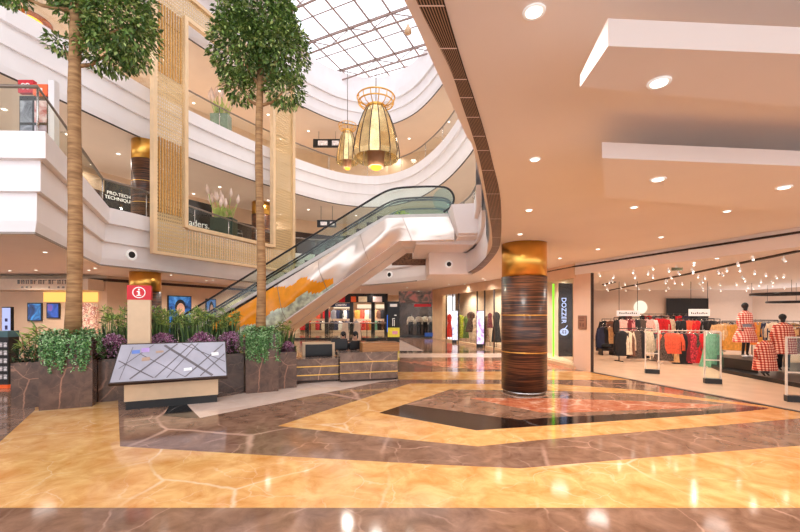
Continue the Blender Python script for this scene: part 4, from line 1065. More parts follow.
q0_ = Vector((-12.54, 21.62, 0)); q1_ = Vector((-12.03, 22.9, 0))
wall_poster(q0_, q1_, .9, 2.85, blue, 12, 'large framed portrait poster of a dark haired person on blue', True)
q0_ = Vector((-11.62, 23.94, 0)); q1_ = Vector((-11.38, 24.55, 0))
wall_poster(q0_, q1_, .9, 2.75, [(20, 40, 70), (60, 120, 190), (190, 120, 90)], 15, 'second blue poster beyond the escalator handrail', True)

# ---------------------------------------------------------------- far shops
t = thing('shop_fascia', 'black shop fascia with a row of coloured lit signs at the far end', 'sign', (-5, 36, 2.85))
b = MB(); b.box(-9.4, -1.1, 35.9, 36.3, 2.86, 3.64); fz = b.build('black_band', M_blackpl, t)
for x0, x1, mt, nm in ((328, 334, plain('sign_mauve', (190, 160, 165), .4, emit=.3), 'mauve_sign'), (339, 345, M_redsign, 'red_sign'), (351, 356, M_orsign, 'orange_sign'), (358.5, 367, plain('sign_tan', (214, 196, 160), .4, emit=.3), 'tan_sign'), (373, 382, plain('sign_pink', (222, 196, 186), .4, emit=.3), 'pink_sign')):
    a, c_ = W(x0, 302, 35.9), W(x1, 296.5, 35.9); b = MB(); b.box(a.x, c_.x, 35.84, 35.9, a.z, c_.z); b.build(nm, mt, fz)
for x in (307, 326.5, 351.5, 373, 386):
    p = W(x, 312, 36); b = MB(); b.box(p.x-.16, p.x+.16, 35.95, 36.25, 0, 2.86); b.build('shop_pier', M_blackpl, label='black pier between the far shop fronts below the coloured signs', cat='pier', group='black piers of the far shops')
p = W(341, 305, 36.1); t = thing('shop_name_board', 'dark blue name board over the middle far shop', 'sign', (p.x, 36.1, 2.5))
b = MB(); b.box(p.x-1, p.x+1, 36.05, 36.2, 2.45, 2.82); bd = b.build('board', plain('navy_board', (30, 44, 84), .4), t); text('lettering', 'CHIVIN', .3, (p.x, 36.04, 2.63), 0, M_whitesign, bd)
def goods(a, b_, Y, z0, z1, cols, seed, label, name='display_wall', scale=1.5):
    b = MB(); b.box(a, b_, Y, Y+.25, z0, z1); b.build(name, poster('goods_%d' % seed, cols, seed, .35, scale), label=label, cat='display')
# balustrade round the void in front of the far shops
t = thing('glass_balustrade', 'straight steel and glass balustrade in front of the far shops', 'balustrade', (-5, 29, 0))
b = MB(); b.box(-9.3, -1.0, 28.98, 29.0, .12, 1.15); b.build('glass', M_glass, t)
b = MB(); b.tube([(-9.3, 28.99, 1.2), (-1.0, 28.99, 1.2)], .04, 8); b.build('handrail', M_chrome, t)
b = MB(); b.box(-9.3, -1.0, 28.9, 29.08, 0, .12); b.build('kerb', M_blackpl, t)
for k in range(7):
    x = -9.2+k*1.36; b = MB(); b.tube([(x, 28.99, .1), (x, 28.99, 1.18)], .03, 6); b.build('post', M_blackpl, t)
for k, (x, lab) in enumerate(((345, 'left'), (357, 'right'))):
    p = W(x, 340, 27); t = thing('easel_board', 'pale leaning easel board behind the '+lab+' clerk', 'board', (p.x, 27, 0))
    b = MB(); b.slab((p.x-.30, 26.85, .1), (p.x+.30, 26.85, .1), (p.x+.18, 27.2, 1.25), (p.x-.18, 27.2, 1.25), .03); b.build('board', plain('easel_cream', (222, 196, 168), .5), t)
    for sx in (-.3, .3):
        b = MB(); b.tube([(p.x+sx, 27.5, 0), (p.x+sx*.5, 27.22, 1.25)], .02, 5); b.build('leg', M_blackpl, t)
# black totem with yellow box
p = W(394, 330, 25.8); t = thing('black_totem', 'black advertising pillar with a small white header left of the sports shop', 'sign', (p.x, 25.8, 0))
b = MB(); b.box(p.x-.42, p.x+.36, 25.8, 26.3, 0, 2.68); bd = b.build('pillar', M_blackpl, t)
b = MB(); b.box(p.x-.26, p.x+.2, 25.77, 25.8, 2.34, 2.52); b.build('white_header', M_whitesign, bd)
b = MB(); b.box(p.x-.1, p.x-.06, 25.77, 25.8, 1.1, 1.6); b.box(p.x-.1, p.x+.06, 25.77, 25.8, 1.56, 1.6); b.box(p.x+.0, p.x+.04, 25.77, 25.8, 1.1, 1.5); b.box(p.x+.02, p.x+.16, 25.77, 25.8, 1.76, 1.82); b.build('white_marks', M_whitesign, bd)
b = MB(); b.box(p.x-.445, p.x-.425, 25.85, 26.2, .7, 1.8); b.build('blue_side_light', emit('blue_led', (60, 130, 255), 1.5), bd)
t = thing('yellow_stand', 'yellow printed box stand in front of the black pillar', 'stand', (p.x, 25.4, 0))
b = MB(); b.box(p.x-.38, p.x+.36, 25.2, 25.6, .42, 1.0); bd = b.build('yellow_box', plain('yellow_box', (226, 208, 70), .5, emit=.25), t)
b = MB(); b.box(p.x-.1, p.x+.24, 25.18, 25.2, .6, .8); b.build('pink_print', plain('pink_print', (226, 150, 170), .5, emit=.2), bd)
b = MB(); b.box(p.x-.32, p.x+.3, 25.25, 25.55, 0, .42); b.build('black_base', M_blackpl, t)

# ---------------------------------------------------------------- mannequins
def mannequin(base, h, rz, label, parts, mat, arms=.25, group=None, head=True, name='mannequin'):
    """standing dummy, total height h; parts: list of (kind, material)"""
    t = thing(name, label, 'mannequin', base, group); B = Vector(base); k = h/1.8; ca, sa = math.cos(rz), math.sin(rz)
    def q(x, y, z): return B+Vector(((x*ca-y*sa)*k, (x*sa+y*ca)*k, z*k))
    J = [(q(0, 0, .98), .12*k), (q(0, 0, 1.14), .095*k), (q(0, 0, 1.34), .12*k), (q(0, 0, 1.46), .06*k), (q(0, 0, 1.53), .045*k), (q(0, -.01, 1.62), .07*k), (q(0, -.01, 1.71), .075*k),
         (q(.17, 0, 1.4), .05*k), (q(.23, .02, 1.15), .04*k), (q(.22, -.08, .92), .03*k), (q(.21, -.1, .82), .028*k),
         (q(-.17, 0, 1.4), .05*k), (q(-.23, .02, 1.15), .04*k), (q(-.22, -.08, .92), .03*k), (q(-.21, -.1, .82), .028*k),
         (q(.09, 0, .9), .085*k), (q(.1, -.02, .5), .055*k), (q(.1, .02, .1), .035*k), (q(.11, -.1, .035), .03*k),
         (q(-.09, 0, .9), .085*k), (q(-.1, -.04, .5), .055*k), (q(-.1, 0, .1), .035*k), (q(-.11, -.12, .035), .03*k)]
    Ed = [(0, 1), (1, 2), (2, 3), (3, 4), (4, 5), (5, 6), (2, 7), (7, 8), (8, 9), (9, 10), (2, 11), (11, 12), (12, 13), (13, 14), (0, 15), (15, 16), (16, 17), (17, 18), (0, 19), (19, 20), (20, 21), (21, 22)]
    if not head: J[5] = (q(0, 0, 1.56), .04*k); J[6] = (q(0, 0, 1.58), .03*k)
    skin_body('dummy', J, Ed, mat, t, sub=1)
    def ring(prof, nm, m_, fold=.0, sy=.72):
        b = MB(); n = 28; base_i = 0
        for r, z in prof:
            for i in range(n):
                a = 2*PI*i/n; rr = r*(1+fold*math.sin(a*9)*(1 if z < .8 else .4)); b.v.append(q(rr*math.cos(a), rr*math.sin(a)*sy, z))
        for j in range(len(prof)-1):
            for i in range(n): b.f.append(((j*n+i, j*n+(i+1) % n, (j+1)*n+(i+1) % n, (j+1)*n+i), 0, True))
        return b
    for kind, m_ in parts:
        if kind == 'jacket':
            b = ring([(.27, 1.1), (.25, 1.14), (.235, 1.2), (.23, 1.32), (.22, 1.42), (.12, 1.5), (.07, 1.53)], kind, m_, .02)
            for sx in (1, -1): b.tube([q(sx*.16, 0, 1.43), q(sx*.25, .02, 1.15), q(sx*.24, -.08, .9)], [.08*k, .07*k, .065*k], 10)
        elif kind == 'coat':
            b = ring([(.36, .55), (.33, .8), (.28, 1.05), (.25, 1.3), (.22, 1.42), (.12, 1.5), (.07, 1.53)], kind, m_, .03)
            for sx in (1, -1): b.tube([q(sx*.16, 0, 1.43), q(sx*.26, .02, 1.12), q(sx*.26, -.06, .82)], [.09*k, .085*k, .08*k], 10)
        elif kind == 'long_coat':
            b = ring([(.50, .26), (.46, .6), (.38, 1.0), (.30, 1.3), (.25, 1.42), (.13, 1.5), (.07, 1.53)], kind, m_, .04)
            for sx in (1, -1): b.tube([q(sx*.2, 0, 1.42), q(sx*.38, .02, 1.1), q(sx*.42, -.06, .75)], [.11*k, .1*k, .1*k], 10)
        elif kind == 'skirt': b = ring([(.38, .5), (.36, .65), (.30, .82), (.22, .96), (.17, 1.04)], kind, m_, .06)
        elif kind == 'belt_shirt': b = ring([(.2, .98), (.185, 1.05), (.19, 1.2)], kind, m_, .02)
        elif kind == 'trousers':
            b = MB()
            for sx in (1, -1): b.tube([q(sx*.085, 0, 1.02), q(sx*.1, -.02, .55), q(sx*.105, 0, .12)], [.12*k, .085*k, .075*k], 12)
        elif kind == 'hair': b = MB(); b.ball(q(0, .01, 1.70), .095*k, .1*k, .105*k, 14, 8)
        elif kind == 'hat': b = MB(); b.lathe(q(0, 0, 1.72), [(.11*k, 0), (.1*k, .08*k), (.07*k, .1*k)], 16)
        elif kind == 'shoes':
            b = MB()
            for sx in (1, -1): b.ball(q(sx*.105, -.07, .045), .05*k, .12*k, .045*k)
        b.build(kind, m_, t)
    return t
M_ging = gingham('red_gingham', (246, 226, 212), (232, 132, 112), (190, 52, 48), 26)
M_ging2 = gingham('red_brown_gingham', (240, 204, 180), (214, 96, 72), (140, 34, 32), 26)
M_denim = plain('pale_denim', (168, 178, 190), .8, var=.08)
# display platform and dummies
t = thing('display_platform', 'long low dark display platform inside the boutique', 'platform', (12.2, 12.2, 0))
pb_ = [FL(722, 372.5), FL(800, 388), FL(830, 392), (17, 12.5), (14, 15.5), (11.5, 15.0)]
b = MB(); b.prism([(p[0], p[1]) for p in pb_], .0, .12); b.build('deck', M_blackpl, t)
b = MB(); b.prism([(FL(727, 372)+Vector((.1, .25, 0))).xy, (FL(762, 378)+Vector((.1, .25, 0))).xy, (12.6, 14.2), (11.5, 14.6)], .12, .46); b.build('black_riser', M_blackpl, t)
mannequin((11.78, 13.65, .462), 1.86, .2, 'mannequin in red check jacket and skirt on the black riser', [('jacket', M_ging), ('belt_shirt', M_denim), ('skirt', M_ging), ('hair', M_hair), ('shoes', M_white)], M_mann)
mannequin((10.72, 11.75, .122), 1.22, .1, 'headless mannequin in a red check coat in front of the riser', [('long_coat', M_ging2), ('trousers', plain('grey_knit', (92, 92, 98), .8, var=.1))], M_mann, head=False)
mannequin((12.2, 12.75, .122), 1.82, -.2, 'mannequin in red check jacket and black trousers at the right of the boutique', [('coat', M_ging2), ('trousers', M_blackmat), ('hair', M_hair)], M_mann)
# sports shop at the far end
wallstrip([(-.1, 33.8), (3.2, 33.8), (3.1, 30.9)], 0, 3.7, plain('sports_wall', (66, 52, 46), .6, var=.25, scale=3), 'wall_sports')
b = MB(); b.box(-.1, 3.0, 30.86, 31.0, 2.75, 3.6); b.build('shop_fascia', poster('sports_fascia', [(50, 44, 40), (110, 96, 84), (190, 120, 110)], 31, .2, 2), label='dark patterned fascia over the sports shop', cat='sign')
b = MB(); b.box(1.1, 2.4, 30.8, 30.86, 2.4, 2.62); b.build('red_shop_sign', M_redsign, label='red sign strip above the mannequins at the far end', cat='sign')
for k, (x, sty) in enumerate(((.85, 'white patterned top'), (1.5, 'pale top'), (2.0, 'white striped top'), (2.45, 'light scarf'))):
    mannequin((x, 31.6, .1), 1.85, .1*k-.2, ('leftmost', 'second', 'third', 'rightmost')[k]+' dark mannequin in a pale top in the far sports shop window', [('jacket', plain('pale_top_%d' % k, ((206, 196, 178), (190, 182, 168), (214, 206, 190), (170, 164, 156))[k], .8, var=.3, scale=9)), ('trousers', M_blackmat)], M_mann)
b = MB(); b.box(-.05, 2.95, 31.2, 32.2, 0, .1); b.build('window_plinth', M_blackpl, label='low black plinth under the far shop window mannequins', cat='plinth')
b = MB(); b.box(-.05, 2.9, 30.9, 30.93, .0, 2.74); b.build('window_3', M_shopglass, kind='structure')
b = MB(); b.box(1.9, 2.8, 30.75, 30.88, .12, .4); b.build('blue_window_sticker', plain('blue_panel', (44, 84, 160), .4, emit=.3), label='blue strip low on the far sports shop window', cat='sign')
b = MB(); b.obox((2.97, 29, 0), (-.25, .968, 0), (.968, .25, 0), -.3, 1.9, 0, .4, 0, 3.7); b.build('wall_pilaster', M_goldrod, kind='structure')

# ---------------------------------------------------------------- glazed shop line on the right
G0, G1 = Vector((2.97, 29, 0)), Vector((5.2, 20.5, 0))
for k, (a, b_) in enumerate(((G0, G1), (G1, S0))):
    d = (b_-a); L = d.length; d.normalize(); n = Vector((-d.y, d.x, 0))
    if n.x < 0: n = -n
    q = MB(); q.obox(a, d, n, 0, L, 0, .02, .12, 3.2); q.build('window_%d' % (4+k), M_shopglass, kind='structure')
    q = MB(); q.obox(a, d, n, 0, L, -.05, .2, 3.2, 3.7); q.build('wall_header', M_wallp, kind='structure')
    q = MB(); q.obox(a, d, n, 0, L, -.06, .12, 0, .12); q.build('baseboard_right', M_goldrod, kind='structure')
wallstrip([(4.6, 33.4), (7.5, 21), (6.85, 14.8)], 0, 3.7, plain('pale_shop_wall', (228, 206, 176), .6, var=.03), 'wall_shop')
def on_line(x, a=G0, b_=G1):
    r = (x-400)/F_; d = b_-a; s = (r*a.y-a.x)/(d.x-r*d.y); return a+d*s
nin = Vector((.968, .25, 0))
for x in (447, 453.5, 459.5, 478, 485.5, 495):
    p = on_line(x)+nin*-.05; b = MB(); b.tube([(p.x, p.y, 0), (p.x, p.y, 3.2)], .045, 6)
    b.build('mullion', M_dkbrown, label='thin dark upright mullion of the glazed shop line behind the wooden column', cat='mullion', group='mullions of the glazed shop line')
def led(x, y0, y1, w, cols, seed, label):
    p = on_line(x)*.985; Y = p.y; z0, z1 = H+(312-y1)/F_*Y, H+(312-y0)/F_*Y
    t = thing('poster_screen', label, 'screen', (p.x, p.y, 0)); d = Vector((.995, -.1, 0)); n = Vector((.1, .995, 0))
    q = MB(); q.obox(p, d, n, -w/2, w/2, 0, .08, .0, z1+.03); q.build('casing', M_blackpl, t)
    q = MB(); q.obox(p, d, n, -w/2+.02, w/2-.02, -.012, 0, max(.05, z0), z1); q.build('screen', poster('led_%d' % seed, cols, seed, .5, 2.5), t)
led(455, 311, 340, .38, [(190, 205, 235), (236, 240, 255), (150, 160, 200)], 41, 'tall bluish white poster screen, further of the two lit screens')
led(481, 311, 344, .5, [(225, 190, 215), (245, 236, 250), (190, 160, 215), (120, 60, 120)], 43, 'tall pinkish white poster screen, nearer of the two lit screens')
def window_dress(x, y0, y1, w, m_, label):
    p = on_line(x)*1.045; Y = p.y; z0, z1 = max(.15, H+(312-y1)/F_*Y), H+(312-y0)/F_*Y
    t = thing('dress_form', label, 'dress', (p.x, p.y, 0)); hh = z1-z0
    b = MB(); n = 20
    for f, r in ((0, 1), (.4, .75), (.62, .55), (.85, .75), (.95, .6), (1, .25)):
        for i in range(n):
            a = 2*PI*i/n; rr = w/2*r*(1+(.08*math.sin(a*7) if f < .5 else 0)); b.v.append(Vector((p.x+rr*math.cos(a), p.y+rr*.6*math.sin(a), z0+hh*f)))
    for j in range(5):
        for i in range(n): b.f.append(((j*n+i, j*n+(i+1) % n, (j+1)*n+(i+1) % n, (j+1)*n+i), 0, True))
    b.build('dress', m_, t)
    b = MB(); b.tube([(p.x, p.y, .02), (p.x, p.y, z1+.05)], .02, 6); b.lathe((p.x, p.y, 0), [(.16, 0), (.16, .02), (.03, .04)], 14); b.build('stand', M_chrome, t)
window_dress(449.5, 314, 337, .45, plain('red_dress', (206, 44, 34), .8, var=.1), 'red dress in the glazed shop line left of the further screen')
window_dress(461, 315, 338, .55, plain('lime_dress', (158, 160, 40), .8, var=.25, scale=10), 'yellow green dress between the two lit screens')
window_dress(471, 312, 332, .7, plain('brown_dress', (84, 60, 48), .8, var=.3, scale=10), 'dark brown outfit behind the glass between the two screens')
window_dress(496.5, 312, 342, .55, plain('black_dress', (40, 36, 36), .8, var=.2), 'black outfit in the window next to the wooden column')
window_dress(466, 316, 338, .4, plain('green_dress', (96, 120, 60), .8, var=.2), 'dull green dress right of the yellow green one')
window_dress(475, 318, 340, .4, plain('cream_dress', (216, 190, 160), .8, var=.2), 'cream dress just left of the nearer screen')
window_dress(490, 313, 328, .35, plain('wine_dress', (110, 44, 46), .8, var=.2), 'short wine red top behind the glass near the wooden column')
window_dress(487, 316, 342, .3, plain('tan_dress', (150, 116, 86), .8, var=.3, scale=10), 'tan outfit right of the nearer screen')
# glowing vertical sign on the pane beside the pier
gd_ = (S0-G1).normalized(); gn_ = Vector((-gd_.y, gd_.x, 0)); gn_ = gn_ if gn_.x > 0 else -gn_
p = on_line(551, G1, S0)+gn_*.1; b = MB(); b.tube([(p.x, p.y, .25), (p.x, p.y, 3.1)], .03, 8); b.build('green_light_strip', emit('green_led', (110, 230, 30), 2.2), label='vertical green light strip behind the column', cat='light')
p = on_line(557, G1, S0)+gn_*.3; t = thing('vertical_shop_sign', 'glowing white vertical lettering with a round emblem by the boutique pier', 'sign', (p.x, p.y, .7))
b = MB(); b.box(p.x-.2, p.x+.33, p.y+.03, p.y+.08, .3, 3.1); b.build('backing', plain('dark_interior', (52, 40, 36), .15, var=.3, scale=2), t); b = MB(); b.box(p.x+.33, p.x+.45, p.y, p.y+.1, .1, 3.15); b.build('gold_edge', M_goldrod, t)  # dark panel stands in for the dim shop interior behind the pane
M_neon = emit('sign_glow', (206, 214, 255), 1.4)
text('lettering', 'DOZZER', .25, (p.x-.02, p.y+.01, 2.06), 0, M_neon, t, ry=PI/2)
b = MB(); cc = Vector((p.x, p.y+.01, 1.24))
for r_ in (.15, .11): b.tube([cc+Vector((math.cos(2*PI*k/24)*r_, 0, math.sin(2*PI*k/24)*r_*.8)) for k in range(25)], .014, 5)
b.tube([cc+Vector((-.1, 0, 0)), cc+Vector((.1, 0, 0))], .012, 5); b.tube([cc+Vector((.0, 0, .11)), cc+Vector((.12, 0, .24))], .014, 5); b.tube([cc+Vector((.0, 0, -.1)), cc+Vector((0, 0, .1))], .012, 5)
b.build('emblem', M_neon, t)
p = S0+SD*.36-SN*.025; t = thing('wall_plaque', 'small square bronze plaque on the peach pier', 'sign', (p.x, p.y, 1.2))
b = MB(); b.obox(p, SD, SN, -.19, .19, -.02, .01, 1.42, 1.88); pl = b.build('plate', plain('bronze_plate', (164, 122, 100), .4, .3), t)
b = MB()
for z in (1.78, 1.7): b.obox(p, SD, SN, -.12, .1, -.026, -.02, z, z+.03)
b.obox(p, SD, SN, -.1, -.02, -.026, -.02, 1.5, 1.62); b.obox(p, SD, SN, .02, .1, -.026, -.02, 1.5, 1.62); b.build('etched_marks', plain('etched', (124, 86, 72), .5), pl)

# ---------------------------------------------------------------- boutique: gates, racks, garments, lights
M_rackw = plain('white_rail', (228, 214, 200), .4)
def gate(p, h, label):
    t = thing('security_gate', label, 'gate', p); p = Vector(p); w = .2; d = Vector((.93, -.36, 0)); n = Vector((.36, .93, 0))
    for s in (-w, w-.028):
        b = MB(); b.obox(p, d, n, s, s+.028, -.03, .03, .14, h); b.build('upright', M_rackw, t)
    b = MB(); b.obox(p, d, n, -w, w, -.02, .02, h, h+.03); b.build('top_bar', M_rackw, t)
    b = MB(); b.obox(p, d, n, -w, w, -.02, .02, h*.45, h*.45+.03); b.build('cross_bar', M_rackw, t)
    b = MB(); b.obox(p, d, n, -w, w, -.08, .08, 0, .14); b.build('black_base', M_blackpl, t)
    b = MB(); b.obox(p, d, n, -w+.035, w-.035, -.006, .006, h*.48, h); b.build('clear_panel', M_glass, t)
gate(FL(652, 373.5), 1.42, 'white security gate at the boutique entrance nearer the pier')
gate(FL(712.5, 383.5), 1.42, 'white security gate in front of the green dress')
gate(FL(797, 402), 1.42, 'white security gate at the right edge of the photo')

def rack(a, b_, h, mat, label):
    a, b_ = Vector(a), Vector(b_); t = thing('clothes_rack', label, 'rack', v3((a+b_)/2, 0))
    q = MB(); q.tube([v3(a, h), v3(b_, h)], .02, 6); q.build('rail', mat, t)
    d = (b_-a).normalized(); n = Vector((-d.y, d.x, 0))
    for p in (a, b_):
        q = MB(); q.tube([v3(p, .03), v3(p, h)], .02, 6); q.build('upright', mat, t)
        q = MB(); q.tube([v3(p-n*.25, .02), v3(p+n*.25, .02)], .02, 6); q.build('foot', mat, t)
GP = {}
def garment(p, rz, z, kind, m_, label, w=.44, h=.75):
    """hanging garment: shoulder at height z below the rail"""
    key = (kind, m_.name)
    if key not in GP:
        t = thing({'jacket': 'jacket', 'dress': 'dress', 'trousers': 'trousers', 'coat': 'coat'}[kind], label, {'jacket': 'jacket', 'dress': 'dress', 'trousers': 'trousers', 'coat': 'coat'}[kind], (0, 0, 0))
        b = MB(); n = 20
        pr_ = {'jacket': ((-1, .5, .15), (-.5, .48, .15), (-.15, .5, .13), (-.06, .42, .1), (0, .14, .06)), 'coat': ((-1, .62, .18), (-.5, .52, .16), (-.12, .5, .13), (-.05, .4, .1), (0, .14, .06)),
               'dress': ((-1, .68, .2), (-.55, .45, .14), (-.35, .36, .12), (-.1, .4, .11), (0, .15, .06)), 'trousers': ((-1, .42, .1), (-.5, .44, .11), (-.05, .42, .1), (0, .4, .06))}[kind]
        for z_, rx, ry in pr_:
            for i in range(n):
                a = 2*PI*i/n; f = 1+(.10*math.sin(a*6+z_*2) if z_ < -.3 else 0); b.v.append(Vector((rx*math.cos(a)*f, ry*math.sin(a)*f*1.2, z_)))
        for j in range(len(pr_)-1):
            for i in range(n): b.f.append(((j*n+i, j*n+(i+1) % n, (j+1)*n+(i+1) % n, (j+1)*n+i), 0, True))
        if kind in ('jacket', 'coat'):
            for sx in (1, -1): b.tube([(sx*.4, 0, -.08), (sx*.56, .02, -.4), (sx*.58, -.03, -.85)], [.13, .12, .11], 8)
        b.build('cloth', m_, t)
        q = MB(); q.tube([(-.36, 0, -.07), (0, 0, .02), (.36, 0, -.07)], .025, 5); q.tube([(0, 0, .02), (0, 0, .10), (.05, 0, .14)], .02, 5); q.build('hanger', M_chrome, t)
        GP[key] = t; o = t
    else: o = copy_tree(GP[key])
    o.location = (p[0], p[1], z); o.rotation_euler = (0, 0, rz); o.scale = (w, w, h); o['label'] = label
    return o
GM = {k: plain('cloth_'+k, c_, .85, var=.12, scale=10) for k, c_ in dict(pink=(232, 178, 164), rose=(222, 140, 138), red=(214, 34, 42), coral=(226, 92, 62), black=(28, 26, 30), navy=(44, 48, 74), cream=(226, 204, 176), tan=(206, 160, 110), mustard=(206, 142, 60), orange=(224, 130, 60), grey=(130, 126, 128), green=(120, 180, 146), brown=(112, 72, 54), wine=(120, 30, 40), white=(236, 226, 216)).items()}
GM['print'] = plain('cloth_dark_print', (86, 70, 62), .85, var=.5, scale=22); GM['floral'] = plain('cloth_red_print', (190, 50, 60), .85, var=.6, scale=18)
M_rackb = M_blackpl
def row(x0, x1, Ya, Yb, rail_y, specs, rlabel, rmat, where):
    """a rack from pixel column x0 (depth Ya) to x1 (depth Yb); rail height at rail_y"""
    a, b_ = W(x0, rail_y, Ya), W(x1, rail_y, Yb); h = a.z
    rack((a.x, a.y, 0), (b_.x, b_.y, 0), h, rmat, rlabel)
    ang = math.atan2(b_.y-a.y, b_.x-a.x); cnt = {}
    tot = {}
    for s in specs: tot[(s[1], s[2])] = tot.get((s[1], s[2]), 0)+1
    for x, kind, col, hh, w in specs:
        f = (x-x0)/(x1-x0); Y = 1/((1-f)/Ya+f/Yb); p = W(x, rail_y, Y)
        cnt[(kind, col)] = cnt.get((kind, col), 0)+1
        o_ = '' if tot[(kind, col)] == 1 else ', '+('first', 'second', 'third', 'fourth', 'fifth', 'sixth', 'seventh', 'eighth')[cnt[(kind, col)]-1]+' from the left'
        cn = {'print': 'dark printed', 'floral': 'red printed'}.get(col, col)
        garment((p.x, p.y), ang+random.uniform(-.25, .25), h-.1, kind, GM[col], '%s %s hanging on %s%s' % (cn, kind, where, o_), w*1.3, hh*1.12)
for a_, b__, cols, lab in ((-9.3, -6.9, ('red', 'brown', 'coral', 'tan', 'red', 'black', 'cream'), 'the leftmost far shop'), (-6.5, -4.6, ('black', 'navy', 'white', 'black', 'navy', 'grey'), 'the far shop under the navy board'),
                          (-4.2, -2.7, ('grey', 'cream', 'red', 'coral', 'mustard'), 'the far shop under the tan sign'), (-2.4, -1.2, ('green', 'black', 'brown', 'tan'), 'the rightmost far shop')):
    for zr, yy in ((1.25, 37.6), (2.3, 38.4)):
        rack((a_, yy, 0), (b__, yy, 0), zr, M_rackb, ('low' if zr < 2 else 'high')+' clothes rail in '+lab)
        for k, c_ in enumerate(cols if zr < 2 else cols[::-1]):
            x = a_+(b__-a_)*(k+.5)/len(cols)
            garment((x, yy), random.uniform(-.3, .3), zr-.1, 'jacket' if k % 3 else 'coat', GM[c_], '%s garment, %s from left on %s rail in %s' % (c_, ('first', 'second', 'third', 'fourth', 'fifth', 'sixth', 'seventh')[k], 'low' if zr < 2 else 'high', lab), .5, .85)
    b = MB(); b.box(a_, b__, 39.2, 39.4, 2.35, 2.75); b.build('shop_light_band', emit('warm_band', (255, 226, 190), 1.0), label='glowing ceiling band in '+lab, cat='light')
row(600.5, 613, 19, 19, 325, [(602.5, 'coat', 'navy', 1.0, .4), (606, 'coat', 'black', 1.0, .4), (610, 'jacket', 'tan', .7, .4)], 'short black clothes rack just inside the left boutique jamb', M_rackb, 'the short rack by the left jamb')
row(614, 654, 18.5, 19, 317.5, [(617.5, 'jacket', 'black', .6, .34), (622, 'jacket', 'pink', .58, .42), (627.5, 'jacket', 'wine', .55, .36), (632, 'jacket', 'rose', .55, .4), (637, 'jacket', 'black', .6, .4), (641.5, 'jacket', 'print', .55, .36), (647, 'jacket', 'pink', .58, .44), (652, 'jacket', 'white', .55, .36)], 'tall black framed clothes rack with pink jackets', M_rackb, 'the tall black frame rack')
row(619, 652, 16.2, 16.4, 328.5, [(622, 'coat', 'black', .9, .36), (626.5, 'coat', 'cream', .85, .44), (632, 'coat', 'brown', .9, .4), (636.5, 'dress', 'print', 1.0, .46), (641, 'dress', 'black', 1.0, .4), (646, 'coat', 'cream', .9, .4)], 'lower clothes rack in front of the pink jackets', M_rackb, 'the lower rack before the pink jackets')
row(655, 672, 19.5, 19.5, 316.5, [(657.5, 'jacket', 'red', .66, .44), (662.5, 'jacket', 'red', .66, .44), (668, 'jacket', 'cream', .6, .38)], 'clothes rack with plain red jackets', M_rackb, 'the red jacket rack')
row(660, 707, 15.6, 15.2, 330.5, [(663.5, 'dress', 'print', .95, .4), (668, 'jacket', 'coral', .7, .44), (673, 'jacket', 'coral', .7, .44), (677.5, 'coat', 'tan', 1.0, .36), (682, 'coat', 'black', 1.05, .42), (686.5, 'dress', 'wine', .95, .36), (690.5, 'dress', 'floral', 1.0, .42), (695, 'dress', 'print', 1.0, .4), (699, 'dress', 'floral', .95, .36), (703.5, 'dress', 'red', .98, .42)], 'long white railed clothes rack between the security gates', M_rackw, 'the white rail between the gates')
row(680, 714, 18.6, 18.6, 318.5, [(683, 'jacket', 'black', .6, .44), (688.5, 'jacket', 'coral', .55, .4), (692.5, 'jacket', 'red', .58, .42), (696.5, 'jacket', 'red', .58, .42), (701.5, 'jacket', 'grey', .58, .4), (706.5, 'jacket', 'black', .6, .44), (711, 'jacket', 'black', .6, .4)], 'black rack with red jackets behind the white rail', M_rackb, 'the black rack behind the white rail')
row(706.5, 720, 14.6, 14.4, 331, [(711, 'dress', 'green', 1.1, .42), (715.5, 'dress', 'green', 1.0, .36)], 'short rack carrying the green dresses', M_rackw, 'the short rack behind the middle gate')
row(716, 742, 17.5, 17.2, 322, [(719, 'jacket', 'tan', .62, .38), (722.5, 'jacket', 'cream', .62, .38), (726.5, 'jacket', 'tan', .62, .38), (730.5, 'coat', 'mustard', .98, .44), (735.5, 'coat', 'mustard', 1.0, .44), (739.5, 'coat', 'orange', .9, .4)], 'clothes rack with mustard coats left of the raised mannequin', M_rackb, 'the mustard coat rack')
row(752, 778, 18, 17.5, 320, [(755, 'coat', 'orange', .9, .42), (760, 'coat', 'mustard', .9, .4), (764.5, 'jacket', 'grey', .7, .4), (769, 'jacket', 'navy', .7, .4), (774, 'jacket', 'cream', .7, .4)], 'clothes rack with orange coats behind the check mannequins', M_rackb, 'the rack behind the check mannequins')
row(786, 812, 16, 15.5, 325, [(789, 'coat', 'tan', .9, .42), (794, 'coat', 'cream', .9, .42), (799, 'coat', 'brown', .9, .42), (805, 'coat', 'black', .9, .42)], 'clothes rack at the right edge of the boutique', M_rackb, 'the rack at the right edge')
row(620, 700, 24, 24, 314, [(624+i*6.2, 'jacket', ('black', 'wine', 'cream', 'black', 'red', 'grey', 'brown', 'pink', 'black', 'red', 'navy', 'black')[i], .8, .46) for i in range(12)], 'long black rack at the back of the boutique', M_rackb, 'the long back rack')
row(602, 720, 21.5, 21.5, 319, [(604.5+i*6.1, 'jacket', ('black', 'brown', 'navy', 'print', 'wine', 'black', 'cream', 'grey', 'black', 'tan', 'print', 'black', 'navy', 'brown', 'black', 'cream', 'wine', 'black', 'print')[i], .85, .42) for i in range(19)], 'long dark clothes rail in the middle depth of the boutique', M_rackb, 'the long middle depth rail')
row(722, 800, 20.5, 20, 321, [(725+i*6.2, 'jacket', ('tan', 'black', 'cream', 'brown', 'black', 'grey', 'orange', 'black', 'navy', 'cream', 'black', 'tan')[i], .8, .42) for i in range(12)], 'long dark rail behind the check mannequins and mustard coats', M_rackb, 'the long rail behind the mustard coats')
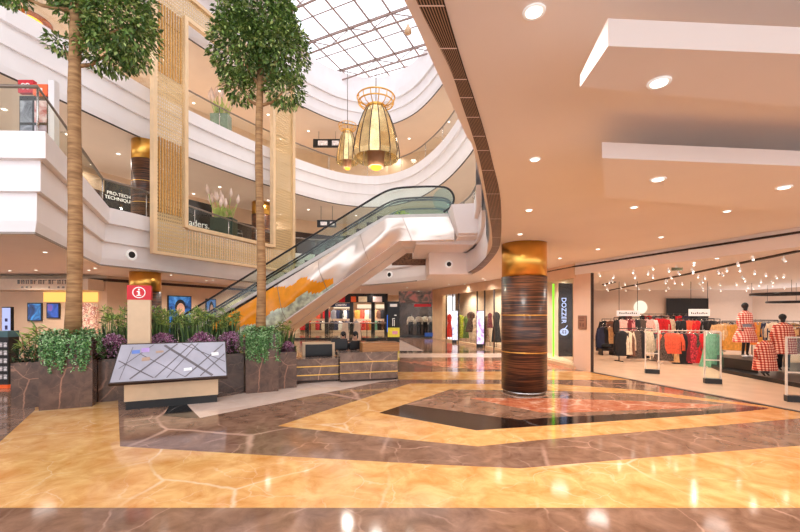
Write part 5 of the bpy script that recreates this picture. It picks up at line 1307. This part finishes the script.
# pale picture boards and hoop lights deeper in the shop
for x0, x1, y0, y1, Y, lab in ((617, 640, 310.5, 316, 21, 'white lettered board above the pink jacket rack'), (689, 710, 309, 316, 21, 'white lettered board above the red jacket rack')):
    a, c_ = W(x0, y1, Y), W(x1, y0, Y); t = thing('shop_board', lab, 'sign', (*((a+c_)/2).xy, a.z))
    b = MB(); b.box(a.x, c_.x, Y, Y+.04, a.z, c_.z); bd = b.build('board', M_whitesign, t)
    b = MB(); w = c_.x-a.x
    for k in range(9): xx = a.x+w*(.1+k*.09); b.box(xx, xx+w*.045, Y-.01, Y, a.z+.1, a.z+.1+(.08 if k % 3 else .12))
    b.build('grey_letters', plain('grey_ink', (120, 110, 110), .5), bd)
    for f in (.1, .9): b = MB(); b.tube([(a.x+w*f, Y+.02, c_.z), (a.x+w*f, Y+.02, 3.6)], .012, 5); b.build('hanger', M_blackpl, t)
for x, y, Y, r_, lab in ((783, 294, 21, 1.3, 'dark hoop pendant nearer the ceiling in the boutique'), (790, 302, 23, 1.0, 'dark hoop pendant lower down in the boutique')):
    p = W(x, y, Y); t = thing('hoop_pendant', lab, 'lamp', p)
    b = MB(); b.tube([p+Vector((r_*math.cos(2*PI*k/32), r_*math.sin(2*PI*k/32), 0)) for k in range(33)], .07, 6); b.build('hoop', M_blackpl, t)
    b = MB()
    for k in range(3): a = 2*PI*k/3; b.tube([p+Vector((r_*math.cos(a), r_*math.sin(a), 0)), Vector((p.x+r_*math.cos(a), p.y+r_*math.sin(a), 3.61))], .01, 4)
    b.build('suspension', M_blackpl, t)
p = W(776, 300, 29.2); b = MB(); b.box(p.x-.5, p.x+.5, 29.3, 29.45, p.z-.4, p.z+.15); b.build('wall_picture', M_blackpl, label='small dark framed picture on the white back wall of the boutique', cat='picture')
p = W(661, 307, 27); b = MB(); b.ball((p.x, 29.3, p.z), .5, .06, .5); b.build('wall_glow_lamp', emit('wall_lamp', (255, 236, 210), 1.1), label='round glowing wall lamp at the back of the boutique', cat='lamp')
p = W(757, 266.5, 11.6); b = MB(); b.box(p.x*0+W(672, 270, 11.8).x, W(683, 270, 11.8).x, 11.8, 11.83, W(672, 270.5, 11.8).z, W(672, 267.5, 11.8).z)
b.build('exit_tag', plain('green_grey_tag', (96, 100, 70), .5), label='small dark tag hanging under the boutique ceiling', cat='sign')
p = FL(606, 355); t = thing('bag_stool', 'low black stool with a bag just inside the left boutique jamb', 'stool', p)
b = MB(); b.box(p.x-.3, p.x+.3, p.y-.2, p.y+.2, .22, .3); b.build('seat', M_blackpl, t)
for sx in (-.27, .23):
    b = MB(); b.box(p.x+sx, p.x+sx+.04, p.y-.18, p.y+.18, 0, .22); b.build('leg', M_blackpl, t)
b = MB(); b.ball((p.x, p.y, .42), .22, .14, .12); b.build('handbag', M_blackmat, label='black bag lying on the low stool inside the boutique', cat='bag')
# track lights
def track(a, b_, label):
    a, b_ = Vector(a), Vector(b_); b = MB(); d = (b_-a).normalized(); n = Vector((-d.y, d.x, 0))
    b.obox(a, d, n, 0, (b_-a).length, -.06, .06, 3.57, 3.625); b.build('lighting_track', M_dkbrown, label=label, cat='track')
a, b_ = CE(601, 292, 3.6), CE(798, 251, 3.6)
track((a.x, a.y, 0), (b_.x, b_.y, 0), 'long dark slot track crossing the boutique ceiling')
a, b_ = CE(603, 284.5, 3.6), CE(615, 282, 3.6)
track((a.x, a.y, 0), (b_.x, b_.y, 0), 'short dark track deeper in the boutique ceiling')
def sp_proto():
    t = thing('track_spotlight', 'small white spotlight among many under the boutique ceiling', 'ceiling light', (0, 0, 0), 'spotlights under the boutique ceiling')
    b = MB(); b.tube([(0, 0, 0), (0, 0, -.06)], .012, 5); b.build('stem', M_whitesign, t)
    b = MB(); b.tube([(0, .03, -.06), (0, -.04, -.16)], .034, 10); b.build('can', M_whitesign, t)
    b = MB(); b.tube([(0, -.0405, -.161), (0, -.044, -.166)], .027, 10); b.build('lens', M_lamp, t)
    return t
sp = sp_proto(); k = 0; rnd = random.Random(8)
for Y in (12.0, 13.8, 15.6, 17.6, 19.8, 22.2, 25, 28):
    for x in range(604, 800, 22):
        X = (x+rnd.uniform(-11, 11)-400)/F_*Y; Yj = rnd.uniform(-.8, .8)
        q = Vector((X, Y, 0))-S0
        if q.dot(SN) < .8 or X > 25 or X < 6.2: continue
        o = sp if k == 0 else copy_tree(sp); o.location = (X, Y+Yj, 3.62); o.rotation_euler = (0, 0, rnd.uniform(-1, 1))
        if k % 3 == 0:
            l = spot((0, 0, 0), SHOP_W, (1, .86, .73), 150, r=.06); l.parent = o; l.location = (0, -.05, -.22)
        k += 1
# lamps of the other shops (their own ceiling lights)
ol = lens_proto('downlight', 'round downlight inside the far shop interiors', 'ceiling light', 'downlights in the far shop interiors', .12)
place_lights(ol, [Vector(p) for p in ((-8, 37.5, 3.699), (-5.5, 37, 3.699), (-3.4, 37.5, 3.699), (-1.8, 37.5, 3.699), (1.5, 32.3, 3.699), (5.3, 25.5, 3.699), (6.3, 21, 3.699), (6.4, 17.5, 3.699), (4.6, 29.5, 3.699))], 260)
